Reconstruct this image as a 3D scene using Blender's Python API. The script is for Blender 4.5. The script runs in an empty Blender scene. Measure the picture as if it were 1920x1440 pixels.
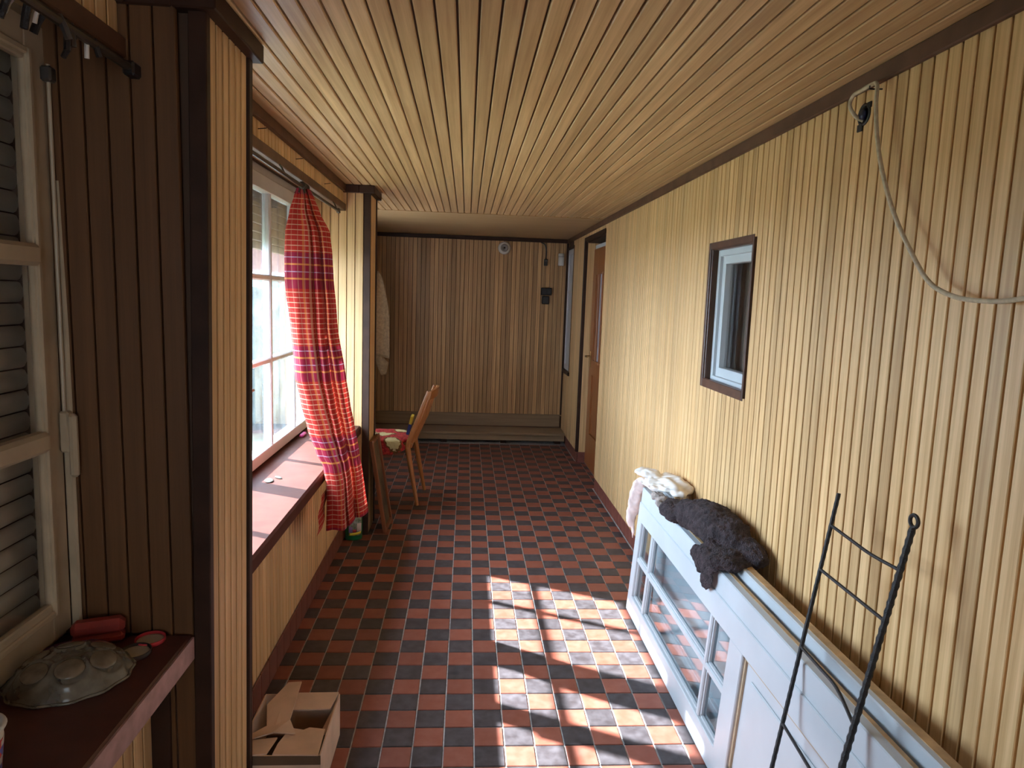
import bpy, bmesh, math, random
from mathutils import Vector, Matrix, noise
random.seed(7)
scene = bpy.context.scene
col = scene.collection

# ------------------------------------------------------------------ camera
F_PX, PITCH, YAW, ROLL, CAM_H = 1287.36, .1258, .0688, -.0348, 1.46594
fw = Vector((math.sin(YAW)*math.cos(PITCH), math.cos(YAW)*math.cos(PITCH), -math.sin(PITCH)))
rt = Vector((math.cos(YAW), -math.sin(YAW), 0))
up = rt.cross(fw)
rt2 = math.cos(ROLL)*rt - math.sin(ROLL)*up
up2 = math.sin(ROLL)*rt + math.cos(ROLL)*up
cam_data = bpy.data.cameras.new('camera')
cam_data.sensor_width = 36.0
cam_data.lens = F_PX/1920*36
cam_data.clip_start = .02
cam = bpy.data.objects.new('camera', cam_data)
m = Matrix((rt2, up2, -fw)).transposed().to_4x4()
m.translation = (0, 0, CAM_H)
cam.matrix_world = m
col.objects.link(cam)
scene.camera = cam

# ------------------------------------------------------------------ light
SUN_DIR = Vector((1, -.49, -.88)).normalized()
world = bpy.data.worlds.new('sky')
scene.world = world
world.use_nodes = True
wn = world.node_tree.nodes
bg = wn['Background']
bg.inputs['Color'].default_value = (.80, .90, 1.0, 1)
bg.inputs['Strength'].default_value = 10.0
sun = bpy.data.lights.new('sun', 'SUN')
sun.energy = 22.0
sun.angle = math.radians(.9)
sun.color = (1, .97, .93)
sun_o = bpy.data.objects.new('sun', sun)
sun_o.rotation_euler = SUN_DIR.to_track_quat('-Z', 'Y').to_euler()
sun_o.location = (-6, 6, 6)
col.objects.link(sun_o)

def portal(name, loc, sx, sy, rot):
    l = bpy.data.lights.new(name, 'AREA')
    l.shape = 'RECTANGLE'; l.size = sx; l.size_y = sy
    l.cycles.is_portal = True
    o = bpy.data.objects.new(name, l)
    o.location = loc; o.rotation_euler = rot
    col.objects.link(o)
portal('window_portal', (-1.12, 2.96, 1.2), 1.2, 2.3, (0, -math.pi/2, 0))
portal('fill_door_portal', (.05, -1.72, 1.3), .82, 1.1, (math.pi/2, 0, math.pi))  # guides sky light through the added unseen door
vs = scene.view_settings
vs.view_transform = 'Standard'; vs.look = 'None'; vs.gamma = 1.0
vs.use_curve_mapping = False
vs.exposure = 1.5
vs.use_white_balance = True
vs.white_balance_temperature = 6150
scene.cycles.use_denoising = True
scene.cycles.max_bounces = 12
scene.cycles.diffuse_bounces = 8
scene.cycles.transparent_max_bounces = 16

# ------------------------------------------------------------------ materials
def new_mat(name):
    mt = bpy.data.materials.new(name); mt.use_nodes = True
    nt = mt.node_tree; nt.nodes.clear()
    out = nt.nodes.new('ShaderNodeOutputMaterial')
    b = nt.nodes.new('ShaderNodeBsdfPrincipled')
    nt.links.new(b.outputs[0], out.inputs[0])
    return mt, nt, b, out

def N(nt, t, **kw):
    n = nt.nodes.new(t)
    for k, v in kw.items(): setattr(n, k, v)
    return n

def rgb(c): return (c[0], c[1], c[2], 1)

def plain(name, c, rough=.5, var=.12, scale=8., metal=0., bump=0., spec=.5, trans=0., c2=None):
    """one colour with soft procedural mottling"""
    mt, nt, b, out = new_mat(name)
    tc = N(nt, 'ShaderNodeTexCoord'); nz = N(nt, 'ShaderNodeTexNoise')
    nz.inputs['Scale'].default_value = scale; nz.inputs['Detail'].default_value = 4
    nt.links.new(tc.outputs['Object'], nz.inputs['Vector'])
    rp = N(nt, 'ShaderNodeValToRGB')
    lo = c2 if c2 else [x*(1-var) for x in c]; hi = c if c2 else [min(1, x*(1+var)) for x in c]
    rp.color_ramp.elements[0].position = .35; rp.color_ramp.elements[1].position = .65
    rp.color_ramp.elements[0].color = rgb(lo); rp.color_ramp.elements[1].color = rgb(hi)
    nt.links.new(nz.outputs['Fac'], rp.inputs[0]); nt.links.new(rp.outputs[0], b.inputs['Base Color'])
    b.inputs['Roughness'].default_value = rough; b.inputs['Metallic'].default_value = metal
    b.inputs['Specular IOR Level'].default_value = spec
    if trans:
        b.inputs['Transmission Weight'].default_value = trans
    if bump:
        bp = N(nt, 'ShaderNodeBump'); bp.inputs['Strength'].default_value = bump; bp.inputs['Distance'].default_value = .01
        n2 = N(nt, 'ShaderNodeTexNoise'); n2.inputs['Scale'].default_value = scale*6; n2.inputs['Detail'].default_value = 3
        nt.links.new(tc.outputs['Object'], n2.inputs['Vector'])
        nt.links.new(n2.outputs['Fac'], bp.inputs['Height']); nt.links.new(bp.outputs[0], b.inputs['Normal'])
    return mt

def wood(name, light, dark, axis, rough=.45, fine=70., along=1.6, rnd=.25, coat=0., spec=.4):
    """grained wood: noise stretched along one axis, tone shifted for every object"""
    mt, nt, b, out = new_mat(name)
    tc = N(nt, 'ShaderNodeTexCoord'); oi = N(nt, 'ShaderNodeObjectInfo')
    mp = N(nt, 'ShaderNodeMapping')
    s = [fine]*3; s['XYZ'.index(axis)] = along
    mp.inputs['Scale'].default_value = s
    mul = N(nt, 'ShaderNodeMath', operation='MULTIPLY'); mul.inputs[1].default_value = 37.
    nt.links.new(oi.outputs['Random'], mul.inputs[0])
    nt.links.new(mul.outputs[0], mp.inputs['Location'])
    nt.links.new(tc.outputs['Object'], mp.inputs['Vector'])
    nz = N(nt, 'ShaderNodeTexNoise'); nz.inputs['Scale'].default_value = 1; nz.inputs['Detail'].default_value = 5
    nz.inputs['Roughness'].default_value = .65
    nt.links.new(mp.outputs[0], nz.inputs['Vector'])
    rp = N(nt, 'ShaderNodeValToRGB')
    rp.color_ramp.elements[0].position = .32; rp.color_ramp.elements[1].position = .68
    rp.color_ramp.elements[0].color = rgb(dark); rp.color_ramp.elements[1].color = rgb(light)
    nt.links.new(nz.outputs['Fac'], rp.inputs[0])
    hs = N(nt, 'ShaderNodeHueSaturation')
    mr = N(nt, 'ShaderNodeMapRange'); mr.inputs['To Min'].default_value = 1-rnd*.5; mr.inputs['To Max'].default_value = 1+rnd*.5
    nt.links.new(oi.outputs['Random'], mr.inputs['Value']); nt.links.new(mr.outputs[0], hs.inputs['Value'])
    nt.links.new(rp.outputs[0], hs.inputs['Color']); nt.links.new(hs.outputs[0], b.inputs['Base Color'])
    b.inputs['Roughness'].default_value = rough
    b.inputs['Specular IOR Level'].default_value = spec
    b.inputs['Coat Weight'].default_value = coat
    bp = N(nt, 'ShaderNodeBump'); bp.inputs['Strength'].default_value = .12; bp.inputs['Distance'].default_value = .002
    nt.links.new(nz.outputs['Fac'], bp.inputs['Height']); nt.links.new(bp.outputs[0], b.inputs['Normal'])
    return mt

def math_node(nt, op, a, b=None, c=None):
    n = N(nt, 'ShaderNodeMath', operation=op)
    for k, v in enumerate((a, b, c)):
        if v is None: continue
        if isinstance(v, (int, float)): n.inputs[k].default_value = v
        else: nt.links.new(v, n.inputs[k])
    return n.outputs[0]

def glass_mat(name, tint=(1, 1, 1), dust=.0, rough=.0, ior=1.5):
    """thin pane: see-through with a Fresnel mirror and a film of dust"""
    mt, nt, b, out = new_mat(name); nt.nodes.remove(b)
    tr = N(nt, 'ShaderNodeBsdfTransparent'); tr.inputs[0].default_value = rgb(tint)
    gl = N(nt, 'ShaderNodeBsdfGlossy'); gl.inputs['Roughness'].default_value = rough
    geo = N(nt, 'ShaderNodeNewGeometry'); dt = N(nt, 'ShaderNodeVectorMath', operation='DOT_PRODUCT')
    nt.links.new(geo.outputs['Normal'], dt.inputs[0]); nt.links.new(geo.outputs['Incoming'], dt.inputs[1])
    f0 = ((ior-1)/(ior+1))**2
    k5 = math_node(nt, 'POWER', math_node(nt, 'SUBTRACT', 1., math_node(nt, 'ABSOLUTE', dt.outputs['Value'])), 5.)
    fres = math_node(nt, 'ADD', math_node(nt, 'MULTIPLY', k5, 1-f0), f0)
    mx = N(nt, 'ShaderNodeMixShader')
    nt.links.new(fres, mx.inputs[0]); nt.links.new(tr.outputs[0], mx.inputs[1]); nt.links.new(gl.outputs[0], mx.inputs[2])
    last = mx
    if dust:
        tl = N(nt, 'ShaderNodeBsdfTranslucent'); tl.inputs[0].default_value = (.80, .9, 1.0, 1)
        tc = N(nt, 'ShaderNodeTexCoord'); mp = N(nt, 'ShaderNodeMapping'); mp.inputs['Scale'].default_value = (9, 9, 2.5)
        nz = N(nt, 'ShaderNodeTexNoise'); nz.inputs['Scale'].default_value = 2; nz.inputs['Detail'].default_value = 6
        nt.links.new(tc.outputs['Object'], mp.inputs[0]); nt.links.new(mp.outputs[0], nz.inputs['Vector'])
        mr = N(nt, 'ShaderNodeMapRange'); mr.inputs['From Min'].default_value = .3; mr.inputs['From Max'].default_value = .7
        mr.inputs['To Min'].default_value = dust*.4; mr.inputs['To Max'].default_value = dust*1.6
        nt.links.new(nz.outputs['Fac'], mr.inputs[0])
        m2 = N(nt, 'ShaderNodeMixShader')
        nt.links.new(mr.outputs[0], m2.inputs[0]); nt.links.new(mx.outputs[0], m2.inputs[1]); nt.links.new(tl.outputs[0], m2.inputs[2])
        last = m2
    nt.links.new(last.outputs[0], out.inputs[0])
    return mt

OAK_L, OAK_D = (.73, .475, .232), (.49, .28, .110)
M = {}
M['slat_z'] = wood('pale_oak_slat', OAK_L, OAK_D, 'Z', .42, 70, 1.4)
M['slat_y'] = wood('pale_oak_ceiling_board', (.64, .42, .21), (.41, .24, .105), 'Y', .38, 60, 1.4)
M['slat_x'] = wood('pale_oak_cross_panel', (.54, .36, .18), (.40, .25, .11), 'X', .4, 45, .9)
M['back_z'] = wood('aged_oak_slat', (.63, .385, .175), (.35, .185, .074), 'Z', .45, 70, 1.4, .4)
M['shaded_z'] = wood('shade_darkened_oak_slat', (.150, .064, .023), (.100, .041, .014), 'Z', .5, 50, 1.4, .12)  # same oak as the other slats, with its shade put into the colour
M['groove'] = plain('dark_groove', (.060, .025, .009), .7)
M['trim'] = plain('dark_brown_paint', (.038, .017, .010), .5, .2, 12, spec=.2)
M['trim_mid'] = plain('mid_brown_paint', (.105, .05, .028), .5, .2, 12, spec=.25)
M['casing'] = plain('walnut_brown_gloss', (.085, .036, .020), .35, .25, 20)
M['skirt'] = plain('oxblood_skirting_tile', (.17, .052, .036), .4, .15, 20)
M['grout'] = plain('grey_grout', (.46, .43, .40), .85, .2, 60)
M['white'] = plain('white_gloss_paint', (.47, .49, .51), .38, .05, 5)
M['win_white'] = plain('window_white_paint', (.58, .56, .57), .4, .06, 6)
M['cream'] = plain('yellowed_white_paint', (.43, .325, .205), .45, .1, 10)
M['raw_wood'] = plain('bare_wood_edge', (.42, .26, .12), .6, .3, 18)
M['sill'] = plain('red_brown_sill_paint', (.090, .029, .019), .55, .16, 14, spec=.10, c2=(.070, .022, .015))
M['sill_dark'] = plain('maroon_sill_paint', (.085, .027, .021), .42, .2, 14)
M['shutter'] = plain('grey_beige_shutter', (.58, .50, .38), .5, .12, 10)
M['shutter_brown'] = plain('brown_wood_shutter', (.22, .13, .07), .55, .2, 10)
M['iron'] = plain('rusty_black_iron', (.020, .015, .014), .55, .3, 60, .3, .3)
M['black'] = plain('black_plastic', (.012, .010, .010), .35)
M['metal'] = plain('dull_metal', (.12, .11, .10), .4, .2, 20, .8)
M['rod'] = plain('dark_bronze_rod', (.055, .040, .026), .4, .2, 20, .5)
M['porcelain'] = plain('white_porcelain', (.62, .58, .52), .3)
M['cord'] = plain('beige_braided_cord', (.50, .40, .27), .8, .15, 80)
M['chair'] = wood('honey_beech', (.47, .20, .068), (.36, .135, .04), 'Z', .32, 40, 2, .1)
M['door'] = wood('red_brown_door_wood', (.30, .105, .032), (.20, .062, .018), 'Z', .32, 40, 1.4, .1)
M['frame'] = wood('reddish_frame_wood', (.24, .085, .035), (.15, .05, .02), 'Z', .35, 50, 1.5, .1)
M['platform'] = wood('grey_brown_bench_wood', (.31, .21, .12), (.22, .145, .08), 'X', .32, 30, 1.2, .1)
M['card'] = plain('kraft_cardboard', (.68, .46, .31), .8, .12, 9)
M['card_in'] = plain('shaded_inside_and_tape', (.13, .075, .04), .85, .12, 9)  # shade of the box interior put into the colour; tape edge shares it
M['glass'] = glass_mat('window_glass', (.90, .96, 1.0), .009)
M['glass_leaf'] = glass_mat('leaf_glass', (.90, .94, .95), .02, 0, 1.75)
M['glass_dark'] = glass_mat('dark_room_glass', (.94, .94, .94), .01)
M['pressed'] = plain('smoky_pressed_glass', (.22, .185, .135), .22, .3, 30)
_nt = M['pressed'].node_tree
_b = [n for n in _nt.nodes if n.type == 'BSDF_PRINCIPLED'][0]; _o = [n for n in _nt.nodes if n.type == 'OUTPUT_MATERIAL'][0]
_t = _nt.nodes.new('ShaderNodeBsdfTransparent'); _t.inputs[0].default_value = (.86, .80, .70, 1)
_m = _nt.nodes.new('ShaderNodeMixShader'); _m.inputs[0].default_value = .32
_nt.links.new(_b.outputs[0], _m.inputs[1]); _nt.links.new(_t.outputs[0], _m.inputs[2]); _nt.links.new(_m.outputs[0], _o.inputs[0])
M['fleece'] = plain('dark_brown_fleece', (.062, .040, .043), .95, .35, 40, bump=1.6)
M['bag'] = plain('white_rag', (.78, .76, .74), .8, .1, 10, c2=(.66, .58, .50))
M['pink_rag'] = plain('pale_pink_rag', (.78, .62, .57), .8, .1, 10)
M['towel'] = plain('beige_towel', (.50, .34, .19), .95, .15, 50, bump=.6)
M['bottle'] = plain('green_plastic', (.010, .11, .035), .3)
M['cap'] = plain('dark_green_cap', (.01, .06, .02), .4)
M['red_case'] = plain('dusty_red_case', (.30, .035, .026), .55, .15, 20)
M['lid_cream'] = plain('cream_lid_liner', (.55, .47, .35), .5)
M['lid_red'] = plain('red_lid_rim', (.45, .03, .04), .4)
M['lid_dark'] = plain('dark_lid_rim', (.03, .022, .02), .4)
M['bowl'] = plain('black_plastic_dish', (.010, .006, .010), .3)
M['bowl_rim'] = plain('purple_plastic_rim', (.11, .03, .075), .35)
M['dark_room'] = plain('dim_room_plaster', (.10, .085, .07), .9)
M['grey_curtain'] = plain('grey_net_curtain', (.26, .20, .155), .9, .1, 10)
M['plaster'] = plain('outer_plaster', (.62, .60, .55), .9)
M['pink'] = plain('magenta_plastic', (.55, .05, .22), .4)
M['backing'] = plain('picture_backing', (.17, .12, .07), .5, .4, 9, c2=(.045, .035, .025))
M['yellow'] = plain('yellow_packet', (.65, .50, .03), .5)
M['blue'] = plain('blue_packet', (.015, .03, .22), .5)
M['brick'] = plain('reddish_brick_wall', (.10, .045, .035), .9, .3, 30)
M['grass'] = plain('garden_green', (.07, .09, .04), .95, .4, 3)
M['hedge'] = plain('hedge_leaves', (.026, .036, .030), .9, .5, 6, bump=.8)
M['red_tile'] = None

def tile_mat(name, a, b_, rough):
    mt, nt, b, out = new_mat(name)
    tc = N(nt, 'ShaderNodeTexCoord'); oi = N(nt, 'ShaderNodeObjectInfo'); geo = N(nt, 'ShaderNodeNewGeometry')
    nz = N(nt, 'ShaderNodeTexNoise'); nz.inputs['Scale'].default_value = 26; nz.inputs['Detail'].default_value = 6
    nt.links.new(geo.outputs['Position'], nz.inputs['Vector'])
    rp = N(nt, 'ShaderNodeValToRGB')
    rp.color_ramp.elements[0].position = .35; rp.color_ramp.elements[1].position = .72
    rp.color_ramp.elements[0].color = rgb(a); rp.color_ramp.elements[1].color = rgb(b_)
    nt.links.new(nz.outputs['Fac'], rp.inputs[0])
    hs = N(nt, 'ShaderNodeHueSaturation')
    mr = N(nt, 'ShaderNodeMapRange'); mr.inputs['To Min'].default_value = .86; mr.inputs['To Max'].default_value = 1.14
    nt.links.new(oi.outputs['Random'], mr.inputs['Value']); nt.links.new(mr.outputs[0], hs.inputs['Value'])
    nt.links.new(rp.outputs[0], hs.inputs['Color']); nt.links.new(hs.outputs[0], b.inputs['Base Color'])
    r2 = N(nt, 'ShaderNodeMapRange'); r2.inputs['To Min'].default_value = rough-.08; r2.inputs['To Max'].default_value = rough+.12
    nt.links.new(nz.outputs['Fac'], r2.inputs['Value']); nt.links.new(r2.outputs[0], b.inputs['Roughness'])
    b.inputs['Specular IOR Level'].default_value = .45
    return mt
M['red_tile'] = tile_mat('terracotta_tile', (.235, .063, .036), (.285, .093, .060), .46)
M['black_tile'] = tile_mat('charcoal_tile', (.040, .029, .029), (.084, .068, .070), .46)

def plaid_mat():
    """red cotton with woven lines; u runs across the cloth, v down it (metres)"""
    mt, nt, b, out = new_mat('red_plaid_cotton')
    uv = N(nt, 'ShaderNodeUVMap'); sp = N(nt, 'ShaderNodeSeparateXYZ')
    nt.links.new(uv.outputs[0], sp.inputs[0])
    u, v = sp.outputs[0], sp.outputs[1]
    def line(coord, period, offset, width):
        f = math_node(nt, 'FRACT', math_node(nt, 'DIVIDE', math_node(nt, 'ADD', coord, -offset+period*.5+period*50), period))
        d = math_node(nt, 'ABSOLUTE', math_node(nt, 'ADD', f, -.5))
        return math_node(nt, 'LESS_THAN', d, width/period*.5)
    def mix(fac, c, prev, k=1.):
        mx = N(nt, 'ShaderNodeMix', data_type='RGBA')
        f = fac if k == 1. else math_node(nt, 'MULTIPLY', fac, k)
        nt.links.new(f, mx.inputs['Factor'])
        if isinstance(prev, tuple): mx.inputs['A'].default_value = rgb(prev)
        else: nt.links.new(prev, mx.inputs['A'])
        mx.inputs['B'].default_value = rgb(c)
        return mx.outputs['Result']
    red, pur, cream, yel, blu = (.35, .022, .015), (.18, .008, .030), (.60, .40, .25), (.60, .22, .04), (.36, .27, .36)
    c = mix(line(v, .39, .34, .15), pur, red, .8)
    inb = line(v, .39, .34, .15)
    lines = math_node(nt, 'MULTIPLY', line(v, .0215, .0, .0034), math_node(nt, 'SUBTRACT', 1., inb))
    c = mix(lines, cream, c, .6)
    c = mix(line(v, .39, .285, .004), blu, c, .6)
    c = mix(line(v, .39, .345, .004), blu, c, .6)
    c = mix(line(v, .39, .314, .007), yel, c, .65)
    c = mix(line(v, .39, .374, .007), yel, c, .65)
    c = mix(line(u, .17, .05, .014), cream, c, .38)
    c = mix(line(u, .17, .08, .010), yel, c, .40)
    c = mix(line(u, .17, .02, .008), yel, c, .35)
    c = mix(line(u, .028, .0, .003), cream, c, .22)
    nt.links.new(c, b.inputs['Base Color']); b.inputs['Roughness'].default_value = .85
    b.inputs['Specular IOR Level'].default_value = .15
    tl = N(nt, 'ShaderNodeBsdfTranslucent'); nt.links.new(c, tl.inputs[0])
    mx = N(nt, 'ShaderNodeMixShader'); mx.inputs[0].default_value = .16
    nt.links.new(b.outputs[0], mx.inputs[1]); nt.links.new(tl.outputs[0], mx.inputs[2]); nt.links.new(mx.outputs[0], out.inputs[0])
    return mt
M['plaid'] = plaid_mat()

# ------------------------------------------------------------------ mesh helpers
def mesh_obj(name, verts, faces, mat, parent=None, smooth=False, mats=None, fmat=None):
    me = bpy.data.meshes.new(name)
    me.from_pydata([tuple(v) for v in verts], [], faces)
    bm = bmesh.new(); bm.from_mesh(me); bmesh.ops.recalc_face_normals(bm, faces=bm.faces); bm.to_mesh(me); bm.free()
    for mm in (mats or [mat]): me.materials.append(mm)
    if fmat:
        for p, k in zip(me.polygons, fmat): p.material_index = k
    if smooth:
        for p in me.polygons: p.use_smooth = True
    return link(name, me, parent)

def link(name, me, parent=None, loc=None, rot=None):
    o = bpy.data.objects.new(name, me); col.objects.link(o)
    if parent is not None: o.parent = parent
    if loc is not None: o.location = loc
    if rot is not None: o.rotation_euler = rot
    return o

class MB:
    def __init__(s): s.v = []; s.f = []; s.m = []; s.cur = 0
    def add(s, verts, faces):
        n = len(s.v); s.v += [Vector(v) for v in verts]; s.f += [tuple(i+n for i in f) for f in faces]; s.m += [s.cur]*len(faces); return s
    def box(s, x0, x1, y0, y1, z0, z1, c=0.):
        if x1 < x0: x0, x1 = x1, x0
        if y1 < y0: y0, y1 = y1, y0
        if z1 < z0: z0, z1 = z1, z0
        if c <= 0:
            v = [(x, y, z) for x in (x0, x1) for y in (y0, y1) for z in (z0, z1)]
            return s.add(v, [(0, 1, 3, 2), (4, 6, 7, 5), (0, 4, 5, 1), (2, 3, 7, 6), (0, 2, 6, 4), (1, 5, 7, 3)])
        c = min(c, (x1-x0)*.45, (y1-y0)*.45, (z1-z0)*.45)
        bm = bmesh.new(); bmesh.ops.create_cube(bm, size=1)
        for w in bm.verts: w.co = Vector(((x0+x1)/2+w.co.x*(x1-x0), (y0+y1)/2+w.co.y*(y1-y0), (z0+z1)/2+w.co.z*(z1-z0)))
        bmesh.ops.bevel(bm, geom=list(bm.edges), offset=c, segments=1, affect='EDGES', profile=.5)
        return s.bm(bm)
    def bm(s, bm):
        bm.verts.index_update(); s.add([v.co.copy() for v in bm.verts], [tuple(v.index for v in f.verts) for f in bm.faces]); bm.free(); return s
    def tube(s, pts, r, n=8, cap=True):
        pts = [Vector(p) for p in pts]; rings = []
        rs = r if isinstance(r, (list, tuple)) else [r]*len(pts)
        prev = None
        for i, p in enumerate(pts):
            t = (pts[min(i+1, len(pts)-1)]-pts[max(i-1, 0)]).normalized()
            if prev is None:
                a = t.orthogonal().normalized()
            else:
                a = (prev - t*prev.dot(t)).normalized()
            prev = a; b = t.cross(a)
            rings.append([p+(a*math.cos(2*math.pi*k/n)+b*math.sin(2*math.pi*k/n))*rs[i] for k in range(n)])
        v = [q for r_ in rings for q in r_]; f = []
        for i in range(len(pts)-1):
            for k in range(n): f.append((i*n+k, i*n+(k+1) % n, (i+1)*n+(k+1) % n, (i+1)*n+k))
        if cap: f.append(tuple(range(n))); f.append(tuple((len(pts)-1)*n+k for k in range(n)))
        return s.add(v, f)
    def lathe(s, prof, n=24, c=(0, 0, 0), sx=1., sy=1.):
        v = []; f = []
        for r, z in prof:
            for k in range(n):
                a = 2*math.pi*k/n; v.append((c[0]+r*sx*math.cos(a), c[1]+r*sy*math.sin(a), c[2]+z))
        for i in range(len(prof)-1):
            for k in range(n): f.append((i*n+k, i*n+(k+1) % n, (i+1)*n+(k+1) % n, (i+1)*n+k))
        f.append(tuple(range(n))); f.append(tuple((len(prof)-1)*n+k for k in range(n)))
        return s.add(v, f)
    def xf(s, mat):
        s.v = [mat @ v for v in s.v]; return s
    def build(s, name, mat, parent=None, smooth=False, mats=None, rel=None):
        v = [p-Vector(rel) for p in s.v] if rel is not None else s.v
        o = mesh_obj(name, v, s.f, mat, parent, smooth, mats, s.m if mats else None)
        if rel is not None and parent is None: o.location = rel
        return o

def tag(o, label, cat, group=None, kind=None):
    o['label'] = label; o['category'] = cat
    if group: o['group'] = group
    if kind: o['kind'] = kind
    return o

def empty(name, loc, label, cat, group=None, kind=None, rz=0.):
    o = bpy.data.objects.new(name, None); o.empty_display_size = .05; o.location = loc; o.rotation_euler = (0, 0, rz)
    col.objects.link(o); tag(o, label, cat, group, kind); return o

def smooth_shade(o, ang=35):
    me = o.data
    for p in me.polygons: p.use_smooth = True
    try: me.set_sharp_from_angle(angle=math.radians(ang))
    except Exception: pass
    return o

def blob(name, ells, mat, parent=None, voxel=.007, amp=.008, freq=18., fold=0., fdir=(1, 0, 0), ffreq=40., fuzz=0., seed=0.):
    """crumpled cloth: ellipsoids fused into one skin, then wrinkled"""
    bm = bmesh.new()
    for c, r, rot in ells:
        mt = Matrix.Translation(c) @ Matrix.Rotation(rot, 4, 'Z') @ Matrix.Diagonal((*r, 1))
        bmesh.ops.create_icosphere(bm, subdivisions=3, radius=1, matrix=mt)
    me = bpy.data.meshes.new(name); bm.to_mesh(me); bm.free()
    tmp = bpy.data.objects.new('tmp', me); col.objects.link(tmp)
    md = tmp.modifiers.new('r', 'REMESH'); md.mode = 'VOXEL'; md.voxel_size = voxel
    dg = bpy.context.evaluated_depsgraph_get()
    ev = bpy.data.meshes.new_from_object(tmp.evaluated_get(dg))
    bpy.data.objects.remove(tmp); ev.name = name
    bm = bmesh.new(); bm.from_mesh(ev)
    for _ in range(3): bmesh.ops.smooth_vert(bm, verts=bm.verts, factor=.5, use_axis_x=True, use_axis_y=True, use_axis_z=True)
    bm.normal_update()
    fd = Vector(fdir)
    off = []
    for v in bm.verts:
        q = v.co
        n1 = noise.noise(q*freq+Vector((seed, 3.1, 0)))
        n2 = abs(noise.noise(q*freq*1.9+Vector((7, seed, 2))))
        w = noise.noise(q*6+Vector((0, 0, seed)))
        f_ = fold*math.sin((q.dot(fd)+.05*w)*ffreq*2+3*w)
        off.append(v.normal*(amp*n1-amp*1.1*(.25-n2)+f_+(fuzz*noise.noise(q*120+Vector((seed, 0, 4))) if fuzz else 0.)))
    for v, o_ in zip(bm.verts, off): v.co += o_
    bm.to_mesh(ev); bm.free()
    ev.materials.clear(); ev.materials.append(mat)
    for p_ in ev.polygons: p_.use_smooth = True
    return link(name, ev, parent)

_slat = {}
def slat_mesh(L, w, t, mat, ch=.0016):
    """board lying along local Z (0..L), width along local Y (centred), face at local +X = t"""
    key = (round(L, 4), round(w, 4), round(t, 4), mat.name)
    if key in _slat: return _slat[key]
    pr = [(0, -w/2), (t-ch, -w/2), (t, -w/2+ch), (t, w/2-ch), (t-ch, w/2), (0, w/2)]
    v = [(x, y, z) for z in (0, L) for x, y in pr]; n = 6
    f = [(k, (k+1) % n, n+(k+1) % n, n+k) for k in range(n)]+[tuple(range(n))[::-1], tuple(range(n, 2*n))]
    me = bpy.data.meshes.new('slat'); me.from_pydata(v, [], f); me.materials.append(mat)
    bm = bmesh.new(); bm.from_mesh(me); bmesh.ops.recalc_face_normals(bm, faces=bm.faces); bm.to_mesh(me); bm.free()
    _slat[key] = me; return me

def vslat(parent, pos, z0, z1, w, t, face, mat):
    """vertical slat; pos = (x, y) on the backing plane, face = outward normal '+x','-x','+y','-y'"""
    ang = {'+x': 0, '-x': math.pi, '+y': math.pi/2, '-y': -math.pi/2}[face]
    return link('slat', slat_mesh(z1-z0, w, t, mat), parent, (pos[0], pos[1], z0), (0, 0, ang))

# ------------------------------------------------------------------ room numbers
XR, XL, XP, XW = 1.018, -.705, -.57, -.895      # right wall, parapet, pier face, window plane
YB, YF = 7.10, -1.60                             # back wall, wall behind the camera
ZC = 2.07
P1A, P1B, P2A, P2B = 1.536, 1.830, 4.08, 4.36    # the two piers along the left side
ZS = .675                                        # window sills

# ------------------------------------------------------------------ floor
floor = MB().box(-1.12, 1.22, YF-.1, YB+.05, -.12, -.004).build('floor', M['grout'])
tag(floor, 'chequered floor of terracotta and charcoal quarry tiles with pale grout', 'floor', kind='structure')
TG = .1
def tile_geo(w, d, g=.0022, ch=.0016, t=.010):
    x0, x1, y0, y1 = g, w-g, g, d-g
    v = [(x0, y0, -t), (x1, y0, -t), (x1, y1, -t), (x0, y1, -t), (x0, y0, -ch), (x1, y0, -ch), (x1, y1, -ch), (x0, y1, -ch),
         (x0+ch, y0+ch, 0), (x1-ch, y0+ch, 0), (x1-ch, y1-ch, 0), (x0+ch, y1-ch, 0)]
    f = [(8, 9, 10, 11)]+[(k, (k+1) % 4, 4+(k+1) % 4, 4+k) for k in range(4)]+[(4+k, 4+(k+1) % 4, 8+(k+1) % 4, 8+k) for k in range(4)]
    return v, f
tile_cache = {}
rest = MB(); n_tiles = 0
for j in range(-38, 52):
    for i in range(-13, 12):
        x = (i+.5981)*TG; y = (j+19.885)*TG
        inner = y < P1A or y > P2B
        lo = -.98 if y > P2B else XL+.001
        hi = XR-.001 if y < 5.15 or y > 6.02 else 1.10
        x0, x1 = max(x, lo), min(x+TG, hi)
        y1 = min(y+TG, YB-.36) if True else y+TG
        if x1-x0 < .012 or y1-y < .012 or y < YF: continue
        red = (i+j) % 2 == 1
        if 0 <= j < 18 and -8 <= i <= 7 and n_tiles < 300:
            key = (round(x1-x0, 4), round(y1-y, 4), red)
            if key not in tile_cache:
                v, f = tile_geo(x1-x0, y1-y)
                me = bpy.data.meshes.new('tile'); me.from_pydata(v, [], f); me.materials.append(M['red_tile' if red else 'black_tile'])
                tile_cache[key] = me
            link('tile', tile_cache[key], floor, (x0, y, random.uniform(-.0005, .0004)), (random.gauss(0, .0025), random.gauss(0, .0025), random.gauss(0, .004)))
            n_tiles += 1
        else:
            v, f = tile_geo(x1-x0, y1-y); rest.cur = 0 if red else 1
            rest.add([(a+x0, b+y, c+random.uniform(-.0003, .0003)) for a, b, c in v], f)
rt_o = rest.build('tile_field', None, floor, mats=[M['red_tile'], M['black_tile']]); rt_o['kind'] = 'stuff'

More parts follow.
